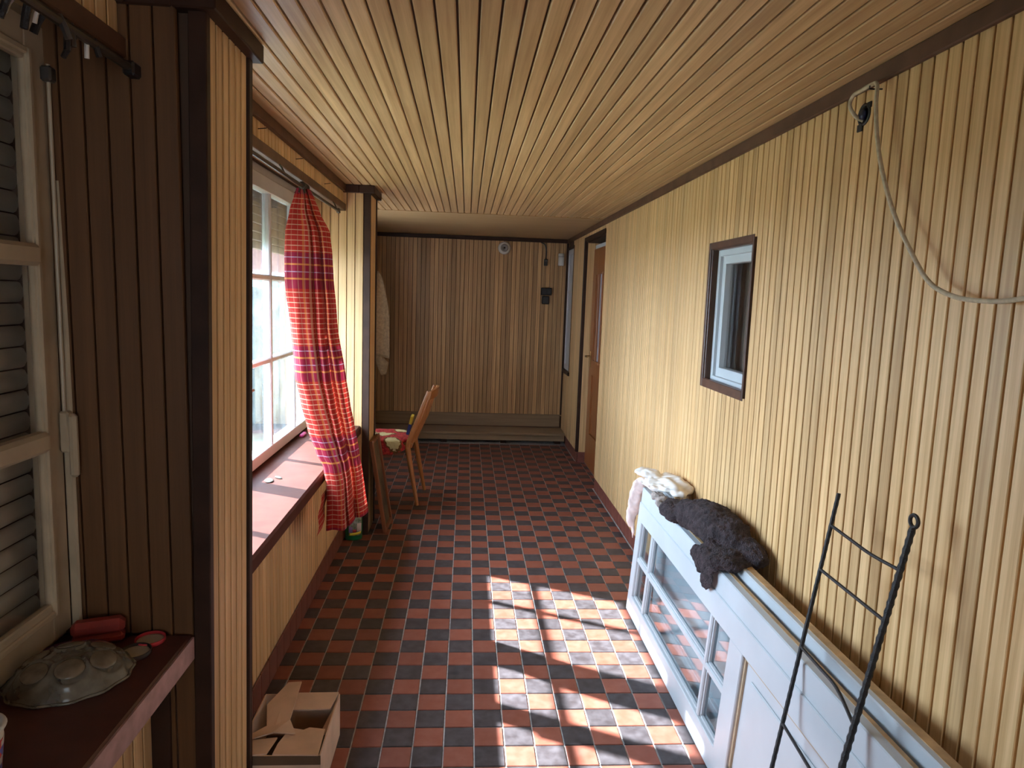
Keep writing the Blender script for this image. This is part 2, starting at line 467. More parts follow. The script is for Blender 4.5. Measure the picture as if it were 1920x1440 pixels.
# ------------------------------------------------------------------ ceiling
ceil = MB().box(-1.12, 1.22, YF-.1, YB+.1, ZC+.012, ZC+.10).build('ceiling', M['groove'])
tag(ceil, 'low ceiling of narrow pale oak boards running the length of the passage', 'ceiling', kind='structure')
pitch = .0481
k0 = -.663
Lc = 5.20-YF
cme = slat_mesh(Lc, pitch-.0056, .012, M['slat_y'], .0026)
# rotate the board so that its length runs along +Y and its face looks down
cmesh = cme.copy()
for v in cmesh.vertices: v.co = Vector((v.co.y, v.co.z, -v.co.x))
cmesh.flip_normals()
x = k0-2*pitch
while x < XR-.02:
    link('board', cmesh, ceil, (x+pitch/2, YF, ZC+.012))
    x += pitch
MB().box(-1.05, XR, 5.203, YB, ZC-.003, ZC+.012).build('cross_panel', M['slat_x'], ceil)

# ------------------------------------------------------------------ right wall
W2 = (2.435, 2.895, 1.115, 1.720)   # little window in the right wall (outer edge of its casing)
wr = MB()
wr.box(XR+.012, XR+.16, YF, W2[0]+.03, 0, ZC+.02)
wr.box(XR+.012, XR+.16, W2[1]-.03, 5.15, 0, ZC+.02)
wr.box(XR+.012, XR+.16, W2[0]+.03, W2[1]-.03, 0, W2[2]+.03)
wr.box(XR+.012, XR+.16, W2[0]+.03, W2[1]-.03, W2[3]-.03, ZC+.02)
wr.box(XR+.012, XR+.16, 5.15, 6.03, 1.985, ZC+.02)
wr.box(XR+.012, XR+.16, 6.03, 6.70, 0, ZC+.02)
wr.box(XR+.012, XR+.16, 6.70, YB+.1, 0, .74)
wr.box(XR+.012, XR+.16, 6.70, YB+.1, 1.975, ZC+.02)
wr.box(XR+.20, XR+.24, 5.0, YB+.1, 0, ZC+.02)
wr.box(XR+.16, XR+.20, 5.0, 5.06, 0, ZC+.02)
wall_r = wr.build('wall_right', M['groove'])
tag(wall_r, 'long right wall clad in vertical pale oak slats with dark grooves', 'wall', kind='structure')
p = .0441
y = 1.757-70*p
WS = p-.0064
while y < 5.13:
    c = y+p/2
    if c > YF+.02:
        if W2[0]-.0 < c < W2[1]:
            vslat(wall_r, (XR+.012, c), .1, W2[2]+.01, WS, .012, '-x', M['slat_z'])
            vslat(wall_r, (XR+.012, c), W2[3]-.01, ZC, WS, .012, '-x', M['slat_z'])
        else:
            vslat(wall_r, (XR+.012, c), .1, ZC, WS, .012, '-x', M['slat_z'])
    y += p
y = 6.06
while y < 6.68:
    vslat(wall_r, (XR+.012, y+p/2), .1, ZC, WS, .012, '-x', M['slat_z']); y += p
y = 6.68
while y < YB-.03:
    vslat(wall_r, (XR+.012, y+p/2), .1, .735, WS, .012, '-x', M['slat_z']); y += p
y = 5.15
while y < 6.04:
    vslat(wall_r, (XR+.012, y+p/2), 1.99, ZC, WS, .012, '-x', M['slat_z']); y += p

# skirting tiles
def skirting(name, x, y0, y1, face, label):
    s = MB().box(x, x+(.012 if face > 0 else -.012)*-1, y0, y1, 0, .098).build(name, M['grout'])
    tag(s, label, 'skirting', kind='structure')
    yy = y0
    me = MB().box(0, .008*face, .0012, .0988, .002, .1, .0015)
    ob = None
    while yy < y1-.02:
        d = min(.1, y1-yy)
        if ob is None or d < .099:
            o = MB().box(0, .008*face, .0012, d-.0012, .001, .1, .0015).build('skirting_tile', M['skirt'], s)
            if ob is None: ob = o
        else:
            o = link('skirting_tile', ob.data, s)
        o.location = (x, yy, 0); yy += .1
    return s
skirting('baseboard_left', XL, P1B+.02, P2A, 1, 'oxblood skirting tiles under the sunlit window parapet')
skirting('baseboard_right', XR+.012, .2, 5.15, -1, 'oxblood skirting tiles along the foot of the right wall')
skirting('baseboard_right_far', XR+.012, 6.03, 6.76, -1, 'short run of oxblood skirting tiles beyond the brown door')

# ------------------------------------------------------------------ back wall
wb = MB().box(-1.12, 1.20, YB, YB+.1, 0, ZC+.02).build('wall_back', M['groove'])
tag(wb, 'dim end wall of brown-toned vertical oak slats', 'wall', kind='structure')
xx = -1.04
pb = .0437
while xx < XR-.0:
    vslat(wb, (xx+pb/2, YB), .24, ZC-.03, pb-.0035, .010, '-y', M['back_z']); xx += pb
# wall behind the camera
wf = MB().box(-1.12, -.45, YF-.1, YF, 0, ZC+.02).box(.55, 1.20, YF-.1, YF, 0, ZC+.02).box(-.45, .55, YF-.1, YF, 1.95, ZC+.02).box(-.45, .55, YF-.1, YF, 0, .02).build('wall_front', M['slat_z'])
tag(wf, 'wooden wall closing the passage behind the viewer', 'wall', kind='structure')

# ------------------------------------------------------------------ left wall: parapets, piers, outer skin
wl = MB()
wl.box(XL-.012, XW-.16, .40, P1A, 0, ZS-.06)           # parapet under the shuttered window
wl.box(XL-.012, XW-.16, P1B, P2A, 0, ZS-.06)           # parapet under the sunlit window
wl.box(XL-.012, XW-.16, YF, .40, 0, ZC+.02)
wl.box(XW-.02, XW-.16, P1A, P1B, 0, ZC+.02)
wl.box(XW-.02, XW-.16, P2A, P2B, 0, ZC+.02)
wl.box(XW-.0, XW-.16, .40, P1A, 2.0, ZC+.02)
wl.box(XW-.0, XW-.16, P1B, P2A, 2.0, ZC+.02)
wl.box(-.985, XW-.16, P2B, 4.70, 0, ZC+.02)
wl.box(-.985, XW-.16, 5.70, YB+.1, 0, ZC+.02)
wl.box(-.985, XW-.16, 4.70, 5.70, 0, .80)
wl.box(-.985, XW-.16, 4.70, 5.70, 1.80, ZC+.02)
wall_l = wl.build('wall_left', M['groove'])
tag(wall_l, 'left wall with oak-clad parapets below the two windows', 'wall', kind='structure')
y = P1B+.004
while y < P2A-.01:
    w = min(p, P2A-y)
    vslat(wall_l, (XL-.012, y+w/2), .1, ZS-.058, w-.006, .012, '+x', M['slat_z']); y += p
y = P1A-.004
while y > .45:
    vslat(wall_l, (XL-.012, y-p/2), .1, ZS-.058, WS, .012, '+x', M['slat_z']); y -= p
MB().box(XL-.0, XL+.01, .42, P1A, 0, .1).build('skirting', M['skirt'], wall_l)

LEAN = .013
def lean(o):
    for v in o.data.vertices: v.co.x += LEAN*(v.co.z+o.location.z-.75)
    return o

def pier(name, y0, y1, label, near):
    pr = MB().box(XW-.02, XP-.012, y0+.012, y1-.012, 0, ZC+.0).build(name, M['groove'])
    tag(pr, label, 'pillar', kind='structure')
    objs = [pr]
    # corner posts
    objs.append(MB().box(XP-.034, XP+.004, y0-.004, y0+.018, 0, ZC-.02, .002).build('corner_post', M['trim'], pr))
    objs.append(MB().box(XP-.010, XP+.006, y1-.022, y1+.004, 0, ZC-.02, .002).build('corner_post', M['trim'], pr))
    # boards of the room-side face
    n = 6 if near else 5
    a, b = y0+.020, y1-.024
    w = (b-a)/n
    for k in range(n):
        s = vslat(pr, (XP-.012, a+(k+.5)*w), 0.0, ZC-.035, w-.0085, .012, '+x', M['slat_z'])
        objs.append(s)
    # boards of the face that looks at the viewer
    fm = M['shaded_z'] if near else M['slat_z']
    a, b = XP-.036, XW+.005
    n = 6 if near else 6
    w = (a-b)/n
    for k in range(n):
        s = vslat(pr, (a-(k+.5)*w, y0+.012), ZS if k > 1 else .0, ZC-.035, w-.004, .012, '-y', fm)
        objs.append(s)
    # cap trim under the ceiling
    objs.append(MB().box(XP-.06, XP+.028, y0-.022, y1+.022, ZC-.045, ZC-.001, .003).build('cap_trim', M['trim'], pr))
    objs.append(MB().box(XW, XP-.06, y0-.022, y0+.0, ZC-.045, ZC-.001, .003).build('cap_trim', M['trim'], pr))
    if near:
        objs.append(MB().box(XL, XL+.045, y0-.006, y0+.012, 0, ZS-.06, .002).build('corner_strip', M['trim'], pr))
    return pr, objs
near_pier, objs = pier('wall_near_pier', P1A, P1B, 'near wall pier with shade-darkened oak boards facing the viewer and pale ribbed side', True)
seen = set()
for o in objs:
    if o.data.name in seen: continue
    if o.data.users > 1: o.data = o.data.copy()
    lean(o); seen.add(o.data.name)
far_pier, _ = pier('wall_far_pier', P2A, P2B, 'farther wall pier of sunlit pale boards beyond the curtain', False)

# pelmets with ribbed fronts over each window
def pelmet(name, y0, y1, label):
    t = MB().box(-.745, -.732, y0, y1, 1.925, ZC).build(name, M['groove']); tag(t, label, 'pelmet', kind='structure')
    yy = y0
    while yy < y1-.01:
        vslat(t, (-.732, yy+p/2), 1.955, ZC-.03, WS, .012, '+x', M['slat_z']); yy += p
    MB().box(-.732, -.704, y0, y1, ZC-.042, ZC-.001, .003).build('top_moulding', M['trim_mid'], t)
    MB().box(-.748, -.706, y0, y1, 1.922, 1.962, .003).build('bottom_moulding', M['trim_mid'], t)
    # little soffit between pelmet and window
    MB().box(-.745, XW, y0, y1, 2.0, 2.012).build('soffit', M['slat_y'], t)
    return t
pel_near = pelmet('trim_1', .42, P1A-.002, 'ribbed oak pelmet above the shuttered window')
pel = pelmet('trim_2', P1B+.002, P2A-.002, 'ribbed oak pelmet with three nails above the sunlit window')
for yy, zz in ((2.46, 2.0), (2.98, 2.0), (3.55, 1.99)):
    MB().tube([(-.722, yy, zz), (-.690, yy-.004, zz+.003)], .0016, 6).build('nail', M['iron'], pel)

# ceiling cornice strips
c1 = MB().box(XR-.012, XR+.004, YF, YB-.01, 2.027, ZC+.0, .003).build('trim_3', M['trim_mid'])
tag(c1, 'long dark brown cornice strip where right wall meets ceiling', 'trim', kind='structure')
c2 = MB().box(-1.04, XR-.014, YB-.030, YB-.0102, 2.028, ZC-.004, .003).build('trim_4', M['trim'])
tag(c2, 'near-black cornice strip along the top of the end wall', 'trim', kind='structure')
c3 = MB().box(-.98, XR-.016, YB-.028, YB-.0102, .120, .255, .003).build('trim_5', M['platform'])
tag(c3, 'grey-brown wooden back board above the low bench', 'trim', kind='structure')
c4 = MB().box(XR-.016, XR+.004, YB-.028, YB-.0105, .255, 2.027, .002).build('trim_6', M['trim'])
tag(c4, 'thin dark corner strip between end wall and right wall', 'trim', kind='structure')

# low bench at the end wall
bench = empty('low_bench', (0, 6.92, 0), 'low grey-brown wooden bench platform across the end wall', 'bench')
def child(mb, name, mat, par, smooth=False, ang=None):
    o = mb.build(name, mat, None, smooth)
    o.parent = par; o.matrix_parent_inverse = Matrix.Translation(par.location).inverted() if par.rotation_euler[2] == 0 else par.matrix_basis.inverted()
    if ang: smooth_shade(o, ang)
    return o
child(MB().box(-.98, XR-.004, 6.745, YB-.03, .092, .120, .004), 'seat_board', M['platform'], bench)
child(MB().box(-.98, XR-.004, 6.760, 6.785, .036, .092, .002), 'front_board', M['platform'], bench)
for xx in (-.8, -.2, .4, .95):
    child(MB().box(xx-.03, xx+.03, 6.80, YB-.04, 0.0, .092), 'bearer', M['trim'], bench)
child(MB().box(-.98, XR-.004, YB-.036, YB-.0285, .120, .128), 'seam_strip', M['trim_mid'], bench)

# ------------------------------------------------------------------ sunlit window (window_1)
def rect_frame(x0, x1, ya, yb, za, zb, w, wb_=None, wt=None):
    wb_ = wb_ or w; wt = wt or w
    return (MB().box(x0, x1, ya, ya+w, za, zb, .003).box(x0, x1, yb-w, yb, za, zb, .003)
            .box(x0, x1, ya+w, yb-w, za, za+wb_, .003).box(x0, x1, ya+w, yb-w, zb-wt, zb, .003))
win = rect_frame(XW-.10, XW-.02, P1B, P2A, ZS, 2.0, .045, .03, .05).build('window_1', M['win_white'])
tag(win, 'bright multi-pane white window with sun falling through it', 'window', kind='structure')
sashes = [(P1B+.03, 2.795, [2.32]), (2.795, P2A-.03, [3.25, 3.685])]
rows = [1.1375, 1.515]
for ya, yb, bars in sashes:
    sa = rect_frame(XW-.045, XW, ya, yb, ZS+.012, 1.955, .052, .052, .065).build('sash', M['win_white'], win)
    for bb in bars:
        MB().box(XW-.040, XW-.004, bb-.016, bb+.016, ZS+.06, 1.895, .006).build('glazing_bar', M['win_white'], sa)
    for rr in rows:
        MB().box(XW-.039, XW-.005, ya+.05, yb-.05, rr-.013, rr+.013, .006).build('glazing_bar', M['win_white'], sa)
    cs = [ya+.05]+bars+[yb-.05]; rs = [ZS+.06]+rows+[1.895]
    for a, b in zip(cs[:-1], cs[1:]):
        for c, d in zip(rs[:-1], rs[1:]):
            g = MB().box(XW-.0265, XW-.0235, a+.01, b-.01, c+.008, d-.008).build('pane', M['glass'], sa)
MB().box(XW-.002, XW+.022, 2.785, 2.805, ZS+.02, 1.95, .004).build('cover_strip', M['win_white'], win)
hd = MB().box(XW, XW+.012, 2.70, 2.72, 1.02, 1.10, .003).tube([(XW+.012, 2.71, 1.06), (XW+.045, 2.71, 1.06), (XW+.045, 2.80, 1.058)], .007).build('handle', M['metal'], win)
MB().box(XW-.10, -.612, P1B+.001, P2A-.001, ZS-.055, ZS, .008).build('sill', M['sill'], win)
# half-lowered brown slatted shutter outside the glass
zz = 1.655
while zz < 2.02:
    MB().box(XW-.150, XW-.136, P1B-.05, P2A+.05, zz, zz+.040, .004).build('shutter_slat', M['shutter_brown'], win); zz += .0415

# ------------------------------------------------------------------ shuttered window (window_2)
XN = -.868
w2 = rect_frame(XN-.045, XN-.018, .42, P1A, ZS, 2.0, .05).build('window_2', M['cream'])
tag(w2, 'yellowed white casement with closed roller shutter behind its glass', 'window', kind='structure')
sa = rect_frame(XN-.018, XN, .47, P1A-.012, ZS+.02, 1.972, .066, .085, .080).build('sash', M['cream'], w2)
b_in = rect_frame(XN-.014, XN+.006, .53, P1A-.062, ZS+.075, 1.915, .014).build('bead', M['cream'], sa)
for rr, h in ((1.135, .022), (1.517, .022)):
    MB().box(XN-.018, XN+.014, .53, P1A-.075, rr-h, rr+h, .008).build('glazing_bar', M['cream'], sa)
for c, d in ((ZS+.1, 1.115), (1.155, 1.497), (1.537, 1.895)):
    MB().box(XN-.013, XN-.010, .53, P1A-.075, c-.015, d+.015).build('pane', M['glass_dark'], sa)
MB().box(XN-.002, XN+.020, P1A-.012, P1A-.001, ZS+.02, 1.90, .004).build('cover_strip', M['cream'], w2)
hb = MB().box(XN+.002, XN+.022, P1A-.030, P1A-.008, 1.10, 1.19, .004).build('handle_block', M['cream'], w2)
MB().box(XN+.018, XN+.036, P1A-.030, P1A-.012, 1.045, 1.185, .006).build('lever', M['cream'], hb)
MB().tube([(XN+.010, P1A-.02, 1.19), (XN+.010, P1A-.02, 1.90)], .004).build('bolt_rod', M['cream'], hb)
MB().box(XN+.0, XN+.022, P1A-.034, P1A-.010, 1.865, 1.895, .004).build('catch', M['metal'], w2)
zz = ZS+.0
k = 0
while zz < 2.0:
    mb = MB()
    prof = [(0, 0), (.006, .003), (.011, .014), (.011, .030), (.006, .041), (0, .0435), (-.004, .02)]
    v = [(XN-.085+a, y_, zz+b) for y_ in (.40, P1A+.10) for a, b in prof]; n = len(prof)
    f = [(i, (i+1) % n, n+(i+1) % n, n+i) for i in range(n)]+[tuple(range(n)), tuple(range(n, 2*n))]
    mb.add(v, f); o = mb.build('shutter_slat', M['shutter'], w2); smooth_shade(o, 50)
    zz += .0465
MB().box(XN-.135, XN-.125, .38, P1A+.12, .60, 2.05).build('shutter_back', M['trim'], w2)
sl = MB().box(XW-.10, -.604, .42, P1A-.0045, ZS-.06, ZS, .007).build('sill', M['sill_dark'], w2)
MB().box(-.606, -.6015, .43, P1A-.012, ZS-.055, ZS-.003).build('sill_edge', plain('worn_mauve_edge', (.34, .19, .165), .5, .2, 25), sl)

# ------------------------------------------------------------------ little window in the right wall (window_3)
a, b, c, d = W2
def frame4(x0, x1, ya, yb, za, zb, wn_, wf_, wb_, wt):
    return (MB().box(x0, x1, ya, ya+wn_, za, zb, .002).box(x0, x1, yb-wf_, yb, za, zb, .002)
            .box(x0, x1, ya+wn_, yb-wf_, za, za+wb_, .002).box(x0, x1, ya+wn_, yb-wf_, zb-wt, zb, .002))
w3 = frame4(XR-.003, XR+.014, a, b, c, d, .012, .022, .036, .028).build('window_3', M['casing'])
tag(w3, 'small dark-framed window with white sash in the slatted right wall', 'window', kind='structure')
frame4(XR+.004, XR+.034, a+.006, b-.014, c+.018, d-.018, .012, .014, .014, .014).build('casing_inner', M['casing'], w3)
s3 = frame4(XR+.030, XR+.050, a+.010, b-.024, c+.030, d-.030, .012, .026, .020, .026).build('sash_frame', M['white'], w3)
s4 = frame4(XR+.044, XR+.078, a+.018, b-.044, c+.046, d-.046, .012, .036, .042, .042).build('sash', M['white'], w3)
MB().box(XR+.066, XR+.069, a+.025, b-.075, c+.08, d-.08).build('pane', M['glass_dark'], s4)
cur = []
nn = 40
v = []; f = []
for i in range(nn+1):
    yy = a+.04+(b-a-.08)*i/nn; xx = XR+.145+.010*math.sin(i*.9)+.006*math.sin(i*2.3)
    v += [(xx, yy, c+.03), (xx, yy, d-.03)]
    if i: f.append((2*i-2, 2*i, 2*i+1, 2*i-1))
mesh_obj('net_curtain', v, f, M['grey_curtain'], w3, True)
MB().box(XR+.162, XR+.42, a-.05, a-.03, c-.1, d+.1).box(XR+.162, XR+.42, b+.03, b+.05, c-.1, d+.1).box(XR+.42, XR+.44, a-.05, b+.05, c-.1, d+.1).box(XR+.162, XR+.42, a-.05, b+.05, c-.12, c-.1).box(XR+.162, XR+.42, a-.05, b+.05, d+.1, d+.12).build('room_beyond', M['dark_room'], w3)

# ------------------------------------------------------------------ end window in the right wall (window_4)
w4 = MB().box(XR-.003, XR+.010, 6.668, 6.690, .735, 1.985, .003).box(XR-.004, XR+.020, 6.69, YB-.03, 1.960, 1.985, .003).box(XR-.018, XR+.020, 6.645, YB-.03, .715, .750, .004).build('window_4', M['trim'])
tag(w4, 'tall narrow white window in the corner beside the end wall', 'window', kind='structure')
s5 = rect_frame(XR+.004, XR+.034, 6.692, YB-.012, .752, 1.958, .05).build('sash', M['win_white'], w4)
MB().box(XR+.004, XR+.033, 6.74, YB-.06, 1.520, 1.550, .004).build('glazing_bar', M['win_white'], s5)
MB().box(XR+.012, XR+.016, 6.735, YB-.058, .80, 1.53).build('pane', plain('lit_look_pane', (.55, .57, .60), .3), s5)  # opaque pane, the look of a lit window put into its pale colour
MB().box(XR+.012, XR+.016, 6.735, YB-.058, 1.54, 1.912).build('pane', plain('lit_look_pane_upper', (.58, .60, .63), .3), s5)  # likewise pale to look lit
MB().box(XR+.012, XR+.16, YB-.0, YB+.1, .74, 1.98).build('end_jamb', M['win_white'], w4)

# ------------------------------------------------------------------ brown door (door_1)
d1 = MB().box(XR-.008, XR+.02, 6.025, 6.065, .1, 2.0, .003).box(XR-.008, XR+.02, 5.155, 6.025, 1.965, 2.0, .003).build('door_1', M['trim'])
tag(d1, 'red-brown wooden door with a slim glass light, set into the right wall', 'door', kind='structure')
MB().box(XR+.020, XR+.16, 6.020, 6.06, .1, 1.97).build('jamb_lining', M['slat_z'], d1)
MB().box(XR+.014, XR+.16, 6.018, 6.06, 0.002, .1).build('jamb_skirting', M['skirt'], d1)
MB().box(XR+.020, XR+.16, 5.12, 5.152, .0, 1.97).build('jamb_lining', M['slat_z'], d1)
MB().box(XR+.020, XR+.16, 5.15, 6.02, 1.955, 1.985).build('head_lining', M['trim'], d1)
XD = XR+.075
dl = MB().box(XD, XD+.04, 5.158, 5.30, .01, 1.900).box(XD, XD+.04, 5.87, 6.012, .01, 1.900).box(XD, XD+.04, 5.30, 5.87, .01, .30).box(XD, XD+.04, 5.30, 5.87, .82, .95).box(XD, XD+.04, 5.30, 5.87, 1.68, 1.900).build('leaf', M['door'], d1)
MB().box(XD+.012, XD+.03, 5.30, 5.87, .30, .82, .003).build('panel', M['door'], dl)
MB().box(XD+.006, XD+.034, 5.30, 5.60, .95, 1.68, .003).build('panel', M['door'], dl)
MB().box(XD+.006, XD+.034, 5.74, 5.87, .95, 1.68, .003).build('panel', M['door'], dl)
MB().box(XD-.003, XD+.03, 5.59, 5.605, .93, 1.70, .003).box(XD-.003, XD+.03, 5.735, 5.75, .93, 1.70, .003).box(XD-.003, XD+.03, 5.605, 5.735, .93, .95, .003).box(XD-.003, XD+.03, 5.605, 5.735, 1.68, 1.70, .003).build('glass_moulding', M['door'], dl)
MB().box(XD+.012, XD+.016, 5.595, 5.745, .94, 1.69).build('pane', plain('frosted_pane', (.34, .34, .38), .3), dl)
MB().box(XD+.01, XD+.03, 5.158, 6.012, 1.900, 1.935).build('transom_light', M['win_white'], d1)
MB().box(XD-.006, XD, 5.93, 5.97, .88, 1.02, .003).tube([(XD, 5.95, .975), (XD-.045, 5.95, .975), (XD-.048, 5.86, .975)], .008).build('door_handle', plain('brass', (.35, .2, .07), .35, metal=.9), dl)

# ------------------------------------------------------------------ added unseen openings that fill in light
w5 = rect_frame(-1.03, -.99, 4.70, 5.70, .80, 1.80, .06).build('fill_window', M['win_white'])  # invented out of view to brighten the far end
tag(w5, 'added unseen white window with milky glass, filling in light behind the far pier', 'window', kind='structure')
def milky(name, c, tr):
    mt, nt, b, out = new_mat(name); nt.nodes.remove(b)
    tl = N(nt, 'ShaderNodeBsdfTranslucent'); tl.inputs[0].default_value = rgb(tr)
    df = N(nt, 'ShaderNodeBsdfDiffuse'); df.inputs[0].default_value = rgb(c)
    mx = N(nt, 'ShaderNodeMixShader'); mx.inputs[0].default_value = .5
    nt.links.new(tl.outputs[0], mx.inputs[1]); nt.links.new(df.outputs[0], mx.inputs[2]); nt.links.new(mx.outputs[0], out.inputs[0])
    return mt
mk = milky('milky_pane', (.5, .5, .5), (.41, .42, .43))
for a, b in ((4.75, 5.19), (5.21, 5.65)):
    mesh_obj('pane', [(-1.01, a, .85), (-1.01, b, .85), (-1.01, b, 1.75), (-1.01, a, 1.75)], [(0, 1, 2, 3)], mk, w5)
MB().box(-1.03, -.99, 5.185, 5.215, .86, 1.74).build('mullion', M['win_white'], w5)
d2 = MB().box(-.45, -.36, YF-.06, YF-.02, .02, 1.95).box(.46, .55, YF-.06, YF-.02, .02, 1.95).box(-.36, .46, YF-.06, YF-.02, .02, .75).box(-.36, .46, YF-.06, YF-.02, 1.84, 1.95).build('fill_door', M['white'])  # door added behind the camera to let fill light in
tag(d2, 'added unseen white glazed door behind the viewer, filling in light', 'door', kind='structure')
MB().box(-.36, .46, YF-.042, YF-.038, .75, 1.84).build('pane', glass_mat('fill_dimming_glass', (.54, .54, .53), .0), d2)  # tint only sets how much fill light passes
# ------------------------------------------------------------------ outside the window, with an added hedge
gr = MB().box(-26, -1.06, -14, 30, -.40, -.30).build('garden_ground', M['grass'])
tag(gr, 'rough garden ground outside the bright window', 'ground', kind='structure')
hg = blob('hedge', [((-1.9-.75*k, 8.6+.25*math.sin(k*2.1), .55), (.75, .6, .95+.12*math.sin(k*1.7)), 0) for k in range(9)], M['hedge'], voxel=.09, amp=.16, freq=4.2, seed=1.)  # added to hide bright sky and dim the view through the panes
tag(hg, 'added dark hedge dimming the bright view behind the dusty panes of the sunlit window', 'hedge')
hs = empty('outbuilding', (-4.2, 11.5, -.3), 'reddish garden building faintly seen through the dusty window', 'building')
child(MB().box(-6.8, -2.4, 10.4, 13.0, -.3, 2.4), 'wall', M['brick'], hs)
child(MB().add([(-7.1, 10.1, 2.4), (-2.1, 10.1, 2.4), (-2.1, 13.3, 2.4), (-7.1, 13.3, 2.4), (-7.1, 11.7, 3.7), (-2.1, 11.7, 3.7)], [(0, 1, 2, 3), (0, 1, 5, 4), (2, 3, 4, 5), (1, 2, 5), (3, 0, 4)]), 'roof', M['shutter_brown'], hs)
child(MB().box(-3.45, -2.65, 10.36, 10.42, .7, .76).box(-3.45, -2.65, 10.36, 10.42, 1.64, 1.7).box(-3.45, -3.39, 10.36, 10.42, .76, 1.64).box(-2.71, -2.65, 10.36, 10.42, .76, 1.64), 'window_frame', M['win_white'], hs)

# ================================================================== things
def catmull(pts, n):
    pts = [Vector(q) for q in pts]; out = []
    P = [pts[0]*2-pts[1]]+pts+[pts[-1]*2-pts[-2]]
    for i in range(1, len(P)-2):
        for k in range(n):
            t = k/n; a, b, c, d = P[i-1:i+3]
            out.append(.5*((2*b)+(c-a)*t+(2*a-5*b+4*c-d)*t*t+(3*b-a-3*c+d)*t**3))
    out.append(pts[-1]); return out

# ------------------------------------------------------------------ plaid curtain
def curtain():
    rows_ = [(1.885, -.725, -.672), (1.85, -.738, -.655), (1.80, -.757, -.635), (1.71, -.777, -.590), (1.62, -.778, -.580), (1.52, -.774, -.576), (1.335, -.757, -.560),
             (1.10, -.742, -.523), (.98, -.715, -.508), (.865, -.684, -.489), (.77, -.646, -.474), (.71, -.612, -.466), (.64, -.596, -.455), (.56, -.592, -.445), (.44, -.596, -.428)]
    sec = [(.02, .055), (.0, .03), (.05, -.02), (.13, -.045), (.32, -.048), (.50, -.050), (.58, -.035), (.60, .0), (.62, -.018), (.70, -.034), (.76, -.012), (.755, .022), (.80, .004), (.88, -.014), (.95, .004), (1.0, .045)]
    prof = catmull([(a, b, 0) for a, b in sec], 6)
    nz_ = 150
    zs = [1.885-(1.885-.44)*k/nz_ for k in range(nz_+1)]
    v = []; f = []; uvs = []
    # cloth length along the section, for the weave
    L = [0]
    for a, b in zip(prof[:-1], prof[1:]): L.append(L[-1]+math.hypot((b.x-a.x)*.22, (b.y-a.y)*1.1))
    m_ = len(prof)
    for z in zs:
        for k in range(len(rows_)-1):
            if rows_[k][0] >= z >= rows_[k+1][0]-1e-6: break
        t = (rows_[k][0]-z)/(rows_[k][0]-rows_[k+1][0]); t = t*t*(3-2*t)*.4+t*.6
        xl = rows_[k][1]*(1-t)+rows_[k+1][1]*t; xr = rows_[k][2]*(1-t)+rows_[k+1][2]*t
        down = 1.885-z
        amp = min(1, .35+down*1.4)
        for i, q in enumerate(prof):
            s_ = q.x
            w = noise.noise(Vector((s_*3, z*2.2, 1.3)))
            x_ = xl+(xr-xl)*s_+.012*w*amp
            y_ = 3.0+q.y*amp*1.25+.020*noise.noise(Vector((s_*5, z*3, 5)))*amp+(.03*max(0, .75-z))
            if z < .74: y_ += -.03*(1-s_)*min(1, (.74-z)*6)
            hem = 0.0
            zz_ = z+(.055*(s_-.5)+.010*math.sin(s_*9))*max(0, (down-1.0)/.45)
            v.append((x_, y_, zz_)); uvs.append((L[i], down))
    for r_ in range(nz_):
        for i in range(m_-1):
            f.append((r_*m_+i, r_*m_+i+1, (r_+1)*m_+i+1, (r_+1)*m_+i))
    me = bpy.data.meshes.new('curtain'); me.from_pydata(v, [], f); me.materials.append(M['plaid'])
    uvl = me.uv_layers.new(name='UVMap')
    for l_ in me.loops: uvl.data[l_.index].uv = uvs[l_.vertex_index]
    for p_ in me.polygons: p_.use_smooth = True
    return link('curtain', me)
cur = curtain()
tag(cur, 'red plaid curtain gathered at the sunlit window and spilling over the sill', 'curtain')
# small flap of the hem behind
fl_v = []; fl_f = []
for k in range(11):
    for i in range(7):
        z = .60-.15*k/10; fl_v.append((-.597+.004*math.sin(k)+.0*i, 2.88-.085*(k/10)**.8*1.0+(.16-.05*k/10)*i/6, z-.018*i/6*0))
        if k and i: fl_f.append(((k-1)*7+i-1, (k-1)*7+i, k*7+i, k*7+i-1))
me = bpy.data.meshes.new('hem_flap'); me.from_pydata(fl_v, [], fl_f); me.materials.append(M['plaid'])
uvl = me.uv_layers.new(name='UVMap')
for l_ in me.loops:
    q = me.vertices[l_.vertex_index].co; uvl.data[l_.index].uv = (q.y, 1.885-q.z)
link('hem_flap', me, cur)
for k, (dx, dy) in enumerate(((-.035, .0), (-.012, -.03), (.012, -.02), (.0, .02))):
    MB().tube([(-.695+dx, 3.0+dy, 1.865), (-.694+dx*.6, 3.0+dy, 1.885), (-.692+dx*.2, 3.0+dy*.8, 1.905)], .004, 6).build('curtain_hook', M['rod'], cur)

rod = MB().tube([(-.690, P1B+.004, 1.893), (-.690, 3.76, 1.886)], .0075, 10).build('curtain_rod', M['rod'])
tag(rod, 'dark bronze curtain rod above the sunlit window carrying the plaid curtain', 'curtain rod')
MB().box(-.699, -.681, 3.745, 3.775, 1.874, 1.898, .004).build('end_stop', M['rod'], rod)
for yy in (2.68, 3.70):
    MB().tube([(-.690, yy, 1.893), (-.700, yy, 1.915), (-.718, yy, 1.935)], .004, 6).build('bracket', M['rod'], rod)
for dy in (-.045, -.02, .01, .03):
    MB().lathe([(.012, -.003), (.015, -.001), (.015, .001), (.012, .003)], 12, (0, 0, 0)).xf(Matrix.Translation((-.690, 3.0+dy, 1.893)) @ Matrix.Rotation(math.pi/2, 4, 'X')).build('ring', M['rod'], rod)

